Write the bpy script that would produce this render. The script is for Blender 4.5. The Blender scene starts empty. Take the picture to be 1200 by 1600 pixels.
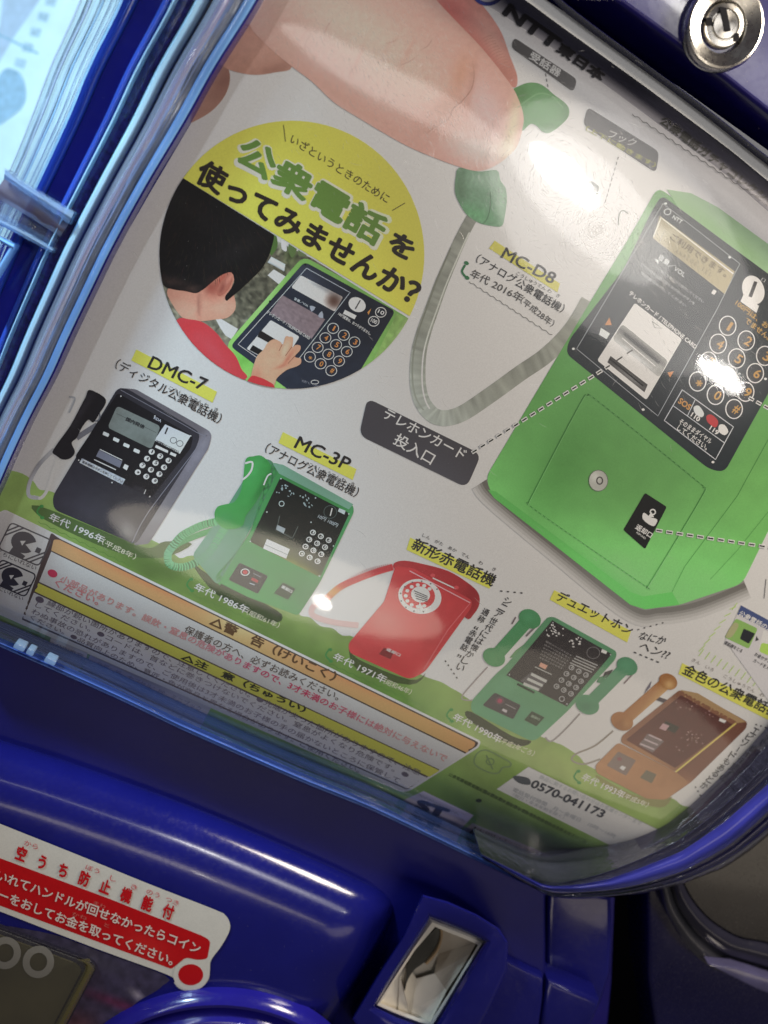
import bpy, bmesh, math, random
from mathutils import Vector, Matrix, noise
from mathutils.geometry import delaunay_2d_cdt
SC = bpy.context.scene
COL = SC.collection
R = random.Random(7)

# ------------------------------------------------------------------ camera
F = 1350.0                       # focal length in photograph pixels (1200 x 1600)
CX, CY = 600.0, 800.0
ex = Vector((5322, 2770, F)).normalized()           # machine's right, in camera axes (right, down, forward)
dn = Vector((-3480, 6028, F)); dn = (dn - ex * dn.dot(ex)).normalized()   # machine's down
iy = dn.cross(ex)
if iy.z < 0: iy = -iy                                # into the machine
def cam2w(v):                                        # camera axes -> world (X right, Y into, Z up)
    return Vector((v.dot(ex), v.dot(iy), -v.dot(dn)))
def ray(px, py):
    return cam2w(Vector((px - CX, py - CY, F))).normalized()
CAM = -ray(600, 640) * 0.22
cam_d = bpy.data.cameras.new('camera'); cam = bpy.data.objects.new('camera', cam_d); COL.objects.link(cam)
r_ = cam2w(Vector((1, 0, 0))); u_ = cam2w(Vector((0, -1, 0))); b_ = cam2w(Vector((0, 0, -1)))
m3 = Matrix((r_, u_, b_)).transposed()
cam.matrix_world = Matrix.Translation(CAM) @ m3.to_4x4()
cam_d.sensor_fit = 'VERTICAL'; cam_d.sensor_height = 24.0; cam_d.lens = F / 1600 * 24.0
cam_d.clip_start = 0.005; cam_d.clip_end = 50
cam_d.dof.use_dof = True; cam_d.dof.focus_distance = 0.222; cam_d.dof.aperture_fstop = cam_d.lens / 2.6
SC.camera = cam

# ------------------------------------------------------------------ colour management, world
SC.view_settings.view_transform = 'Standard'; SC.view_settings.look = 'None'
SC.view_settings.gamma = 1; SC.view_settings.exposure = 0.15
SC.cycles.use_denoising = True
SC.cycles.max_bounces = 14; SC.cycles.transparent_max_bounces = 24; SC.cycles.transmission_bounces = 10
SC.cycles.caustics_reflective = False; SC.cycles.caustics_refractive = False
wd = bpy.data.worlds.new('World'); SC.world = wd; wd.use_nodes = True
bg = wd.node_tree.nodes['Background']
bg.inputs[0].default_value = (0.60, 0.52, 0.56, 1); bg.inputs[1].default_value = 0.07

# ------------------------------------------------------------------ surfaces the print and the pane lie on
def plane_hit(px, py, Y):
    d = ray(px, py); t = (Y - CAM.y) / d.y
    return CAM + d * t
Z_LOW = plane_hit(400, 985, 0).z
Z_TOP = plane_hit(1000, 182, 0).z
def S_card(x, z):
    y = 0.25 * x * x
    if z < Z_LOW: y += bend(Z_LOW - z, 12.0, .8)
    if z > Z_TOP: y += bend(z - Z_TOP, 24.0, 1.0)
    return y
def bend(d, k, smax):                    # quadratic, then straight on
    d0 = smax / (2 * k)
    return k * d * d if d < d0 else k * d0 * d0 + smax * (d - d0)
def S_pane(x, z):
    y = 0.25 * x * x
    if z < Z_LOW: y += bend(Z_LOW - z, 7.0, .42)
    if z > Z_TOP: y += bend(z - Z_TOP, 16.0, .6)
    return y - 0.0030
def hit(px, py, S=S_card, lift=0.0):
    d = ray(px, py)
    def g(t):
        p = CAM + d * t; return p.y - S(p.x, p.z) + lift
    t0 = -CAM.y / d.y; t1 = t0 * 1.01; g0 = g(t0)
    for _ in range(12):
        g1 = g(t1)
        if abs(g1) < 1e-9 or g1 == g0: break
        t0, g0, t1 = t1, g1, t1 - g1 * (t1 - t0) / (g1 - g0)
    return CAM + d * t1
def nrm(p, S):
    e = 1e-4
    dx = (S(p.x + e, p.z) - S(p.x - e, p.z)) / (2 * e); dz = (S(p.x, p.z + e) - S(p.x, p.z - e)) / (2 * e)
    return Vector((dx, -1, dz)).normalized()
VPV = (-2880.0, 6828.0); VPH = (5922.0, 3570.0)
def updir(x, y):
    a, b = x - VPV[0], y - VPV[1]; l = math.hypot(a, b); return (a / l, b / l)
def rtdir(x, y):
    a, b = VPH[0] - x, VPH[1] - y; l = math.hypot(a, b); return (a / l, b / l)

# ------------------------------------------------------------------ lamps: shop light, its reflections, and added fill, glow and glint lamps
def look(o, target):
    o.rotation_euler = (Vector(target) - o.location).to_track_quat('-Z', 'Y').to_euler()
def lamp(name, loc, target, sx, sy, power, col, roll=0.0):
    d = bpy.data.lights.new(name, 'AREA'); d.shape = 'RECTANGLE' if roll is not None else 'ELLIPSE'
    if roll is None: d.shape = 'ELLIPSE'
    d.size = sx; d.size_y = sy; d.energy = power; d.color = col
    o = bpy.data.objects.new(name, d); COL.objects.link(o); o.location = loc; look(o, target)
    if roll: o.rotation_euler = (o.rotation_euler.to_matrix() @ Matrix.Rotation(roll, 3, 'Z')).to_euler()
    return o
def mirror_spot(px, py, dist, S=S_pane):
    p = hit(px, py, S); n = nrm(p, S); d = (p - CAM).normalized(); r = d - 2 * d.dot(n) * n
    return p + r * dist, p
def mirror_lamp(name, px, py, dist, sx, sy, L, col, roll=None, S=S_pane):
    q, p = mirror_spot(px, py, dist, S)
    return lamp(name, q, p, sx, sy, L * math.pi * sx * sy * (0.785 if roll is None else 1), col, roll)
def mirror_strip(name, p1, p2, width, dist, L, col, S=S_pane, shape='ELLIPSE'):
    q1, h1 = mirror_spot(*p1, dist, S); q2, h2 = mirror_spot(*p2, dist, S); c = (q1 + q2) / 2; h = (h1 + h2) / 2
    z = (c - h).normalized(); x = (q2 - q1); ln = x.length; x = (x - z * x.dot(z)).normalized(); y = z.cross(x)
    o = lamp(name, c, h, ln, width, L * math.pi * ln * width, col, 0.0)
    o.data.shape = shape; o.rotation_euler = Matrix((x, y, z)).transposed().to_euler(); return o
def W0(x, y): return plane_hit(x, y, 0.0)
lamp('ceiling_lamp', CAM + Vector((.25, .10, .25)), (.05, 0, .03), .12, .12, 1.38, (1, .88, .73), 0.0)
sd = bpy.data.lights.new('rail_fill', 'SPOT'); sd.energy = 20; sd.color = (.60, .84, 1.0); sd.spot_size = math.radians(17); sd.spot_blend = .6; sd.shadow_soft_size = .03
so = bpy.data.objects.new('rail_fill', sd); COL.objects.link(so); so.location = CAM + Vector((-.40, .05, .28)); look(so, W0(-30, 330))  # added cool spot, narrowed to brighten the left rails
lamp('display_fill', W0(-420, 60) + Vector((0, .10, .02)), plane_hit(120, 80, .28), .06, .10, .38, (.66, .88, 1.0), 0.0)  # added out of view to light the pale blue paper
mirror_strip('glare_lamp', (828, 226), (932, 318), .036, 1.2, 26, (1, .97, .93))
mirror_strip('glare_lamp', (800, 210), (1040, 430), .12, 1.2, 3.0, (1, .96, .92))  # added wide ellipse for the milky glow round the glare
mirror_strip('glare_lamp', (780, 190), (1150, 560), .26, 1.2, 2.1, (1, .96, .92))  # added widest ellipse, softens the edge of that glow
mirror_strip('glare_lamp', (1092, 560), (1158, 612), .028, 1.2, 24, (1, .97, .93))
mirror_strip('glare_lamp', (440, 40), (800, 240), .05, 1.2, 2.6, (1, .96, .92))  # added strip, lays streaky highlights over the thumb
mirror_lamp('spot_lamp', 504, 940, 1.2, .03, .015, 45, (1, .95, .88))
mirror_strip('wash_lamp', (170, 800), (690, 985), .12, 1.3, 2.2, (1, .88, .72))  # its mirror image makes the pale band; stands for a lit wall
mirror_strip('wash_lamp', (640, 1060), (1150, 1230), .26, 1.3, .8, (1, .86, .68))  # added out of view; its reflection veils the lower phones
q_ = CAM + Vector((-.27, -.06, .06))
lamp('rail_glint_lamp', q_, W0(150, 300), .014, .30, .22, (.86, .94, 1.0), 0.0)  # added out of view for long glints along the rails


# ------------------------------------------------------------------ objects and tags
def link(o, parent=None):
    COL.objects.link(o)
    if parent is not None: o.parent = parent
    return o
def thing(name, label, cat, loc=(0, 0, 0), group=None):
    o = bpy.data.objects.new(name, None); o.empty_display_size = 0.01; link(o); o.location = loc
    o['label'] = label; o['category'] = cat
    if group: o['group'] = group
    return o
def tag(o, label=None, cat=None, group=None, kind=None):
    if label: o['label'] = label
    if cat: o['category'] = cat
    if group: o['group'] = group
    if kind: o['kind'] = kind
    return o
def woff(p):
    v = Vector((0, 0, 0))
    while p is not None: v = v + p.location; p = p.parent
    return v
def mesh_obj(name, verts, faces, mat, parent=None, cols=None, smooth=False):
    me = bpy.data.meshes.new(name)
    off = woff(parent)
    me.from_pydata([tuple(Vector(v) - off) for v in verts], [], faces)
    if cols is not None:
        at = me.color_attributes.new('Col', 'FLOAT_COLOR', 'POINT')
        flat = []
        for c in cols: flat += [c[0], c[1], c[2], 1.0]
        at.data.foreach_set('color', flat)
    if isinstance(mat, (list, tuple)):
        for m in mat: me.materials.append(m)
    else: me.materials.append(mat)
    if smooth:
        me.polygons.foreach_set('use_smooth', [True] * len(me.polygons))
    me.update()
    o = bpy.data.objects.new(name, me); link(o, parent)
    return o

# ------------------------------------------------------------------ materials
def mat(name):
    m = bpy.data.materials.new(name); m.use_nodes = True
    return m, m.node_tree, m.node_tree.nodes['Principled BSDF']
def noise_node(nt, scale, detail=3, stretch=None, rough=.5):
    tc = nt.nodes.new('ShaderNodeTexCoord'); mp = nt.nodes.new('ShaderNodeMapping')
    if stretch: mp.inputs['Scale'].default_value = stretch
    n = nt.nodes.new('ShaderNodeTexNoise'); n.inputs['Scale'].default_value = scale
    n.inputs['Detail'].default_value = detail; n.inputs['Roughness'].default_value = rough
    nt.links.new(tc.outputs['Object'], mp.inputs[0]); nt.links.new(mp.outputs[0], n.inputs['Vector'])
    return n
def ramp(nt, src, p0, c0, p1, c1):
    r = nt.nodes.new('ShaderNodeValToRGB'); e = r.color_ramp.elements
    e[0].position = p0; e[0].color = (*c0, 1); e[1].position = p1; e[1].color = (*c1, 1)
    nt.links.new(src, r.inputs[0]); return r
def plastic(name, col, rough=.2, spec=.5, var=.12, bump=.02, dust=True, coat=0.0, scale=60):
    m, nt, b = mat(name)
    n = noise_node(nt, scale, 5)
    r = ramp(nt, n.outputs[0], .3, tuple(c * (1 - var) for c in col), .7, tuple(min(1, c * (1 + var)) for c in col))
    nt.links.new(r.outputs[0], b.inputs['Base Color'])
    n2 = noise_node(nt, 900, 2, (1, 1, 1)); rr = ramp(nt, n2.outputs[0], .45, (rough,) * 3, .8, (min(1, rough + .12),) * 3)
    nt.links.new(rr.outputs[0], b.inputs['Roughness'])
    bp = nt.nodes.new('ShaderNodeBump'); bp.inputs['Strength'].default_value = bump; bp.inputs['Distance'].default_value = .001
    nt.links.new(n.outputs[0], bp.inputs['Height']); nt.links.new(bp.outputs[0], b.inputs['Normal'])
    b.inputs['Specular IOR Level'].default_value = spec; b.inputs['Coat Weight'].default_value = coat
    b.inputs['Coat Roughness'].default_value = .06
    return m
def print_mat(name='printed paper', rough=.42):
    m, nt, b = mat(name)
    a = nt.nodes.new('ShaderNodeAttribute'); a.attribute_name = 'Col'
    n = noise_node(nt, 2600, 2); r = ramp(nt, n.outputs[0], .25, (.90,) * 3, .75, (1.0,) * 3)
    mx = nt.nodes.new('ShaderNodeMixRGB'); mx.blend_type = 'MULTIPLY'; mx.inputs[0].default_value = 1
    nt.links.new(a.outputs['Color'], mx.inputs[1]); nt.links.new(r.outputs[0], mx.inputs[2])
    nt.links.new(mx.outputs[0], b.inputs['Base Color']); b.inputs['Roughness'].default_value = rough
    b.inputs['Specular IOR Level'].default_value = .35
    return m
def two_sided_fresnel(nt):
    N = nt.nodes; fr = N.new('ShaderNodeFresnel'); ge = N.new('ShaderNodeNewGeometry'); ma = N.new('ShaderNodeMath'); ma.operation = 'MULTIPLY_ADD'
    ma.inputs[1].default_value = -.8333; ma.inputs[2].default_value = 1.5; nt.links.new(ge.outputs['Backfacing'], ma.inputs[0]); nt.links.new(ma.outputs[0], fr.inputs[0]); return fr
def thin_clear(name, tint=(1, 1, 1), rough=.02, boost=1.5, haze=0.0, haze_col=(.8, .8, .8), streak=None, bump=.02, bscale=18, lobe=0):
    """thin clear plastic: tinted see-through + Fresnel gloss (+ a little diffuse haze)"""
    m = bpy.data.materials.new(name); m.use_nodes = True; nt = m.node_tree; N = nt.nodes
    N.remove(N['Principled BSDF']); out = N['Material Output']
    tr = N.new('ShaderNodeBsdfTransparent'); tr.inputs[0].default_value = (*tint, 1)
    gl = N.new('ShaderNodeBsdfGlossy'); gl.inputs[0].default_value = (1, 1, 1, 1); gl.inputs['Roughness'].default_value = rough
    fr = two_sided_fresnel(nt)
    ml = N.new('ShaderNodeMath'); ml.operation = 'MULTIPLY'; ml.inputs[1].default_value = boost; ml.use_clamp = True
    nt.links.new(fr.outputs[0], ml.inputs[0])
    n = noise_node(nt, bscale, 2, streak)
    bp = N.new('ShaderNodeBump'); bp.inputs['Strength'].default_value = bump; bp.inputs['Distance'].default_value = .002
    nt.links.new(n.outputs[0], bp.inputs['Height']); nt.links.new(bp.outputs[0], gl.inputs['Normal']); nt.links.new(bp.outputs[0], fr.inputs['Normal'])
    mx = N.new('ShaderNodeMixShader'); nt.links.new(ml.outputs[0], mx.inputs[0])
    base = tr.outputs[0]
    if lobe:
        g2 = N.new('ShaderNodeBsdfGlossy'); g2.inputs['Roughness'].default_value = .17; nt.links.new(bp.outputs[0], g2.inputs['Normal'])
        mg = N.new('ShaderNodeMixShader'); mg.inputs[0].default_value = lobe; nt.links.new(gl.outputs[0], mg.inputs[1]); nt.links.new(g2.outputs[0], mg.inputs[2]); gl = mg
    if haze > 0:
        df = N.new('ShaderNodeBsdfDiffuse'); df.inputs[0].default_value = (*haze_col, 1)
        tl = N.new('ShaderNodeBsdfTranslucent'); tl.inputs[0].default_value = (*haze_col, 1)
        m2 = N.new('ShaderNodeMixShader'); m2.inputs[0].default_value = .4
        nt.links.new(df.outputs[0], m2.inputs[1]); nt.links.new(tl.outputs[0], m2.inputs[2])
        m1 = N.new('ShaderNodeMixShader'); m1.inputs[0].default_value = haze
        nt.links.new(tr.outputs[0], m1.inputs[1]); nt.links.new(m2.outputs[0], m1.inputs[2]); base = m1.outputs[0]
    nt.links.new(base, mx.inputs[1]); nt.links.new(gl.outputs[0], mx.inputs[2]); nt.links.new(mx.outputs[0], out.inputs[0])
    return m

# ------------------------------------------------------------------ printing: flat shapes traced on the card
def lin(c):
    c = c / 255.0
    return c / 12.92 if c <= .04045 else ((c + .055) / 1.055) ** 2.4
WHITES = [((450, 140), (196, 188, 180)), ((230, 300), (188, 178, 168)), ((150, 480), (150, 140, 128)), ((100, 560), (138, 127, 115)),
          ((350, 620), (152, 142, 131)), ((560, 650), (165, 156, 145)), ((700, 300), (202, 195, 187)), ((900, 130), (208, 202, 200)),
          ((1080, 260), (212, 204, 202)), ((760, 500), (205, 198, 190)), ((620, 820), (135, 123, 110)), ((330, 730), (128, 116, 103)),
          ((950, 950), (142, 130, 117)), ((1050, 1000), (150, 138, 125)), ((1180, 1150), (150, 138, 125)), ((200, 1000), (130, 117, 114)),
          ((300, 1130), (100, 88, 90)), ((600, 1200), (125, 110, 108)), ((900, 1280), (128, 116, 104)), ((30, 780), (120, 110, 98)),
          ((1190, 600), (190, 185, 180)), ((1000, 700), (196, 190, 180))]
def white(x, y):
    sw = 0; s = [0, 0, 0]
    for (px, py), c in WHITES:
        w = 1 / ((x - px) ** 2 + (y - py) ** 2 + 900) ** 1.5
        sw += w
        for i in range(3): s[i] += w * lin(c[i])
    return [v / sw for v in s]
def ink(c, x, y):                    # photographed colour -> ink colour, the light on the paper divided out
    w = white(x, y)
    a = [.8 * lin(c[i]) / w[i] for i in range(3)]; sat = (max(a) - min(a)) / max(1e-6, max(a)); a = [min(.84, v * (1 - .30 * min(1, sat * 2.2))) for v in a]; a = [.8 * (v / .8) ** 1.28 for v in a]; g = .3 * a[0] + .6 * a[1] + .1 * a[2]
    return tuple(v + (g - v) * .16 for v in a)
def brush(base, *spots):
    def f(x, y):
        c = list(base(x, y) if callable(base) else base)
        for (sx, sy, rx, ry, ang, sc, al) in spots:
            a = math.radians(ang); dx, dy = x - sx, y - sy
            u = (dx * math.cos(a) + dy * math.sin(a)) / rx; v = (-dx * math.sin(a) + dy * math.cos(a)) / ry
            w = al * math.exp(-(u * u + v * v))
            for i in range(3): c[i] += (sc[i] - c[i]) * w
        return c
    return f
def mottle(base, amp, scale, seed=0):
    def f(x, y):
        c = base(x, y) if callable(base) else base
        k = 1 + amp * noise.fractal(Vector((x / scale, y / scale, seed)), 1.0, 2.0, 3)
        return [min(255, max(0, v * k)) for v in c]
    return f
def smooth(pts, n=5, closed=True):
    """Catmull-Rom"""
    out = []; m = len(pts)
    rng = range(m) if closed else range(m - 1)
    for i in rng:
        if closed: p0, p1, p2, p3 = pts[i - 1], pts[i], pts[(i + 1) % m], pts[(i + 2) % m]
        else: p0, p1, p2, p3 = pts[max(i - 1, 0)], pts[i], pts[i + 1], pts[min(i + 2, m - 1)]
        for k in range(n):
            t = k / n
            out.append(tuple(.5 * ((2 * p1[j]) + (p2[j] - p0[j]) * t + (2 * p0[j] - 5 * p1[j] + 4 * p2[j] - p3[j]) * t * t + (3 * p1[j] - p0[j] - 3 * p2[j] + p3[j]) * t ** 3) for j in (0, 1)))
    if not closed: out.append(tuple(pts[-1]))
    return out
def rounded(pts, r, n=4):
    out = []; m = len(pts)
    for i in range(m):
        p, a, b = pts[i], pts[i - 1], pts[(i + 1) % m]
        rr = r[i] if isinstance(r, (list, tuple)) else r
        la = math.dist(p, a); lb = math.dist(p, b); rr = min(rr, la * .48, lb * .48)
        if rr < .3: out.append(tuple(p)); continue
        s = (p[0] + (a[0] - p[0]) * rr / la, p[1] + (a[1] - p[1]) * rr / la); e = (p[0] + (b[0] - p[0]) * rr / lb, p[1] + (b[1] - p[1]) * rr / lb)
        for k in range(n + 1):
            t = k / n
            out.append(tuple((1 - t) ** 2 * s[j] + 2 * t * (1 - t) * p[j] + t * t * e[j] for j in (0, 1)))
    return out
def ell(x, y, rx, ry=None, n=20, a0=0, a1=360, ang=0):
    ry = ry or rx; o = []; ca, sa = math.cos(math.radians(ang)), math.sin(math.radians(ang))
    full = abs(a1 - a0) >= 360
    for i in range(n if full else n + 1):
        a = math.radians(a0 + (a1 - a0) * i / n); u, v = rx * math.cos(a), ry * math.sin(a)
        o.append((x + u * ca - v * sa, y + u * sa + v * ca))
    return o
def pbox(x, y, w, h):                     # a rectangle in the plane of the print, centre x y, w along its lines, h upright
    r, u = rtdir(x, y), updir(x, y)
    return [(x + r[0] * a * w / 2 + u[0] * b * h / 2, y + r[1] * a * w / 2 + u[1] * b * h / 2) for a, b in ((-1, -1), (1, -1), (1, 1), (-1, 1))]
def stroke(pts, w, closed=False):
    """outline polygons of a line: list of quads"""
    q = []; m = len(pts)
    def wd(i): return w(i / (m - 1)) if callable(w) else w
    L, Rr = [], []
    for i in range(m):
        a = pts[i - 1] if (i or closed) else pts[i]; b = pts[(i + 1) % m] if (i < m - 1 or closed) else pts[i]
        dx, dy = b[0] - a[0], b[1] - a[1]; l = math.hypot(dx, dy) or 1
        nx, ny = -dy / l * wd(i) / 2, dx / l * wd(i) / 2
        L.append((pts[i][0] + nx, pts[i][1] + ny)); Rr.append((pts[i][0] - nx, pts[i][1] - ny))
    for i in range(m if closed else m - 1):
        j = (i + 1) % m; q.append([L[i], L[j], Rr[j], Rr[i]])
    return q
def clip_convex(poly, cl):
    def area(p): return sum(p[i - 1][0] * p[i][1] - p[i][0] * p[i - 1][1] for i in range(len(p)))
    if area(cl) < 0: cl = cl[::-1]
    out = list(poly)
    for i in range(len(cl)):
        a, b = cl[i - 1], cl[i]; inp = out; out = []
        if not inp: return []
        def side(p): return (b[0] - a[0]) * (p[1] - a[1]) - (b[1] - a[1]) * (p[0] - a[0])
        for k in range(len(inp)):
            p, q = inp[k - 1], inp[k]; sp, sq = side(p), side(q)
            if (sp >= 0) != (sq >= 0):
                t = sp / (sp - sq); out.append((p[0] + (q[0] - p[0]) * t, p[1] + (q[1] - p[1]) * t))
            if sq >= 0: out.append(q)
    return out
PMAT = print_mat()
LIFT = 1.6e-5
class Print:
    """collects flat printed shapes (in picture coordinates) and lays them on surface S"""
    def __init__(s, S=S_card, clip=None, raw=False, lift=LIFT, base=0.0, gain=1.0):
        s.gain = gain
        s.v = []; s.f = []; s.c = []; s.S = S; s.clip = clip; s.raw = raw; s.lift = lift; s.base = base
    def put(s, x, y, col, layer):
        s.v.append(hit(x, y, s.S, s.base + layer * s.lift))
        s.c.append(tuple(lin(v) for v in col) if s.raw else ink([v * s.gain for v in col], x, y))
    def poly(s, pts, col, layer, step=0):
        if s.clip is not None:
            pts = clip_convex(pts, s.clip)
            if len(pts) < 3: return s
        P = [Vector(p) for p in pts]
        # drop duplicates
        Q = [P[0]]
        for p in P[1:]:
            if (p - Q[-1]).length > .05: Q.append(p)
        if (Q[0] - Q[-1]).length < .05: Q.pop()
        if len(Q) < 3: return s
        if s.S is S_card:
            xs_ = [p.x for p in Q]; ys_ = [p.y for p in Q]
            if max(max(xs_) - min(xs_), max(ys_) - min(ys_)) > 9:
                bent = any(h_.z < Z_LOW or h_.z > Z_TOP for h_ in (plane_hit(p.x, p.y, 0) for p in Q))
                step = min(step or 10, 7 if bent else 20)
        if step:
            R2 = []
            for i in range(len(Q)):
                a, b = Q[i], Q[(i + 1) % len(Q)]; k = max(1, int((b - a).length / (step * 1.3)))
                for j in range(k): R2.append(a.lerp(b, j / k))
            nb = len(R2); edges = [(i, (i + 1) % nb) for i in range(nb)]
            x0 = min(p.x for p in Q); x1 = max(p.x for p in Q); y0 = min(p.y for p in Q); y1 = max(p.y for p in Q)
            ins = []
            y = y0 + step * .5; row = 0
            while y < y1:
                xs = []
                for i in range(len(Q)):
                    a, b = Q[i - 1], Q[i]
                    if (a.y > y) != (b.y > y): xs.append(a.x + (y - a.y) / (b.y - a.y) * (b.x - a.x))
                xs.sort()
                for k in range(0, len(xs) - 1, 2):
                    x = xs[k] + step * (.35 + .5 * (row & 1))
                    while x < xs[k + 1] - step * .35:
                        ins.append(Vector((x, y))); x += step
                y += step * .87; row += 1
            res = delaunay_2d_cdt(R2 + ins, edges, [], 1, 1e-4)
            vs, fs = res[0], res[2]
        else:
            nb = len(Q); res = delaunay_2d_cdt(Q, [], [list(range(nb))], 1, 1e-4); vs, fs = res[0], res[2]
        o = len(s.v)
        for p in vs:
            c = col(p.x, p.y) if callable(col) else col
            s.put(p.x, p.y, c, layer)
        for f in fs: s.f.append(tuple(o + i for i in f))
        return s
    def quads(s, qs, col, layer):
        for q in qs:
            if s.clip is not None:
                q = clip_convex(q, s.clip)
                if len(q) < 3: continue
            o = len(s.v)
            for p in q: s.put(p[0], p[1], col(p[0], p[1]) if callable(col) else col, layer)
            s.f.append(tuple(range(o, o + len(q))))
        return s
    def line(s, pts, w, col, layer, closed=False):
        P = []; m = len(pts)
        for i in range(m if closed else m - 1):
            a, b = pts[i], pts[(i + 1) % m]; k = 1 if callable(w) else max(1, int(math.dist(a, b) / 8))
            P += [(a[0] + (b[0] - a[0]) * j / k, a[1] + (b[1] - a[1]) * j / k) for j in range(k)]
        if not closed: P.append(pts[-1])
        pts = P
        return s.quads(stroke(pts, w, closed), col, layer)
    def dash(s, a, b, n, w, col, layer, duty=.55):
        for i in range(n):
            t0 = (i + .5 - duty / 2) / n; t1 = (i + .5 + duty / 2) / n
            s.line([(a[0] + (b[0] - a[0]) * t, a[1] + (b[1] - a[1]) * t) for t in (t0, t1)], w, col, layer)
        return s
    def ring(s, x, y, rx, ry, w, col, layer, n=20): return s.line(ell(x, y, rx, ry, n), w, col, layer, True)
    def text(s, t, A, B, h, col, layer, bold=0.0, up=None, h2=None, vertical=False):
        """glyphs fitted between baseline points A and B, h high"""
        vs, fs = glyphs(t)
        if t == '1': A, B = ((A[0] * .7 + B[0] * .3, A[1] * .7 + B[1] * .3), (A[0] * .3 + B[0] * .7, A[1] * .3 + B[1] * .7))
        copies = [(0, 0)]
        if bold > 0:
            b = bold * 1.0; k = 6 if bold < .03 else 10
            copies = [(b * math.cos(2 * math.pi * (i + .5) / k), b * math.sin(2 * math.pi * (i + .5) / k)) for i in range(k)]
            if bold > .05: copies += [(b * .5 * math.cos(2 * math.pi * i / 6), b * .5 * math.sin(2 * math.pi * i / 6)) for i in range(6)]
        x0 = min(v[0] for v in vs); x1 = max(v[0] for v in vs); y0 = min(v[1] for v in vs); y1 = max(v[1] for v in vs)
        for ci, (ox, oy) in enumerate(copies):
            o = len(s.v)
            for v in vs:
                u = (v[0] + ox - x0) / (x1 - x0); w = (v[1] + oy - y0) / (y1 - y0)
                bx = A[0] + (B[0] - A[0]) * u; by = A[1] + (B[1] - A[1]) * u
                U = up or updir(bx, by); hh = h + ((h2 or h) - h) * u
                px, py = bx + U[0] * hh * w, by + U[1] * hh * w
                s.put(px, py, col(px, py) if callable(col) else col, layer + ci * .05)
            for f in fs: s.f.append(tuple(o + i for i in f))
        return s
    def vtext(s, t, top, bot, w, col, layer, bold=0.0):
        """a column of upright glyphs from top centre to bottom centre, w wide"""
        n = len(t)
        for i, ch in enumerate(t):
            if ch == ' ': continue
            ts = (i + .5) / n
            x, y = top[0] + (bot[0] - top[0]) * ts, top[1] + (bot[1] - top[1]) * ts
            g = math.dist(top, bot) / n * .86; r, u = rtdir(x, y), updir(x, y); ww = w
            if ch in 'ーっッ、。“”': ww = w * .55
            if ch in 'ー':
                s.line([(x + u[0] * g * .4, y + u[1] * g * .4), (x - u[0] * g * .4, y - u[1] * g * .4)], w * .12, col, layer); continue
            A = (x - r[0] * ww / 2 - u[0] * g / 2, y - r[1] * ww / 2 - u[1] * g / 2); B = (A[0] + r[0] * ww, A[1] + r[1] * ww)
            s.text(ch, A, B, g * (.45 if ch in '“”っ、。' else 1), col, layer, bold)
        return s
    def done(s, name, parent, label=None):
        for i, f in enumerate(s.f):
            a, b, c = s.v[f[0]], s.v[f[1]], s.v[f[2]]
            if (b - a).cross(c - a).y > 0: s.f[i] = f[::-1]
        o = mesh_obj(name, s.v, s.f, PMAT, parent, s.c, True)
        o.data.normals_split_custom_set_from_vertices([nrm(v, s.S) for v in s.v])
        if label: o['label'] = label
        return o
_g = {}
def glyphs(t):
    k = t; bold = 0
    if k in _g: return _g[k]
    cu = bpy.data.curves.new('lettering', 'FONT'); cu.body = t; cu.size = 1.0; cu.offset = bold; cu.resolution_u = 3; cu.space_line = .95
    ob = bpy.data.objects.new('lettering', cu); COL.objects.link(ob)
    dg = bpy.context.evaluated_depsgraph_get(); ev = ob.evaluated_get(dg); me = ev.to_mesh()
    vs = [(v.co.x, v.co.y) for v in me.vertices]; fs = [tuple(p.vertices) for p in me.polygons]
    ev.to_mesh_clear(); bpy.data.objects.remove(ob); bpy.data.curves.remove(cu)
    if not vs: vs = [(0, 0), (1, 0), (1, 1)]; fs = []
    _g[k] = (vs, fs); return _g[k]

# ================================================================== the printed card behind the window
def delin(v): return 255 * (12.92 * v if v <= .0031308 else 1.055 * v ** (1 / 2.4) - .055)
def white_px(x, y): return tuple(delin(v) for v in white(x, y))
card = thing('display_card', 'glossy printed display card of miniature payphones behind the clear window', 'display card')
DK = (44, 39, 37); YL = (226, 214, 40)
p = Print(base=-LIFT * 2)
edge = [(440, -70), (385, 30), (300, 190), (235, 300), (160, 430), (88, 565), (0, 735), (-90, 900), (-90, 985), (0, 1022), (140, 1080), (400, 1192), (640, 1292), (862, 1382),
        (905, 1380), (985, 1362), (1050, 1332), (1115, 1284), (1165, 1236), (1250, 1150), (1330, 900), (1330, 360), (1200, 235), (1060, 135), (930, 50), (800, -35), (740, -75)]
p.poly(edge, white_px, 0, 14); p.done('card_sheet', card)

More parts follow.
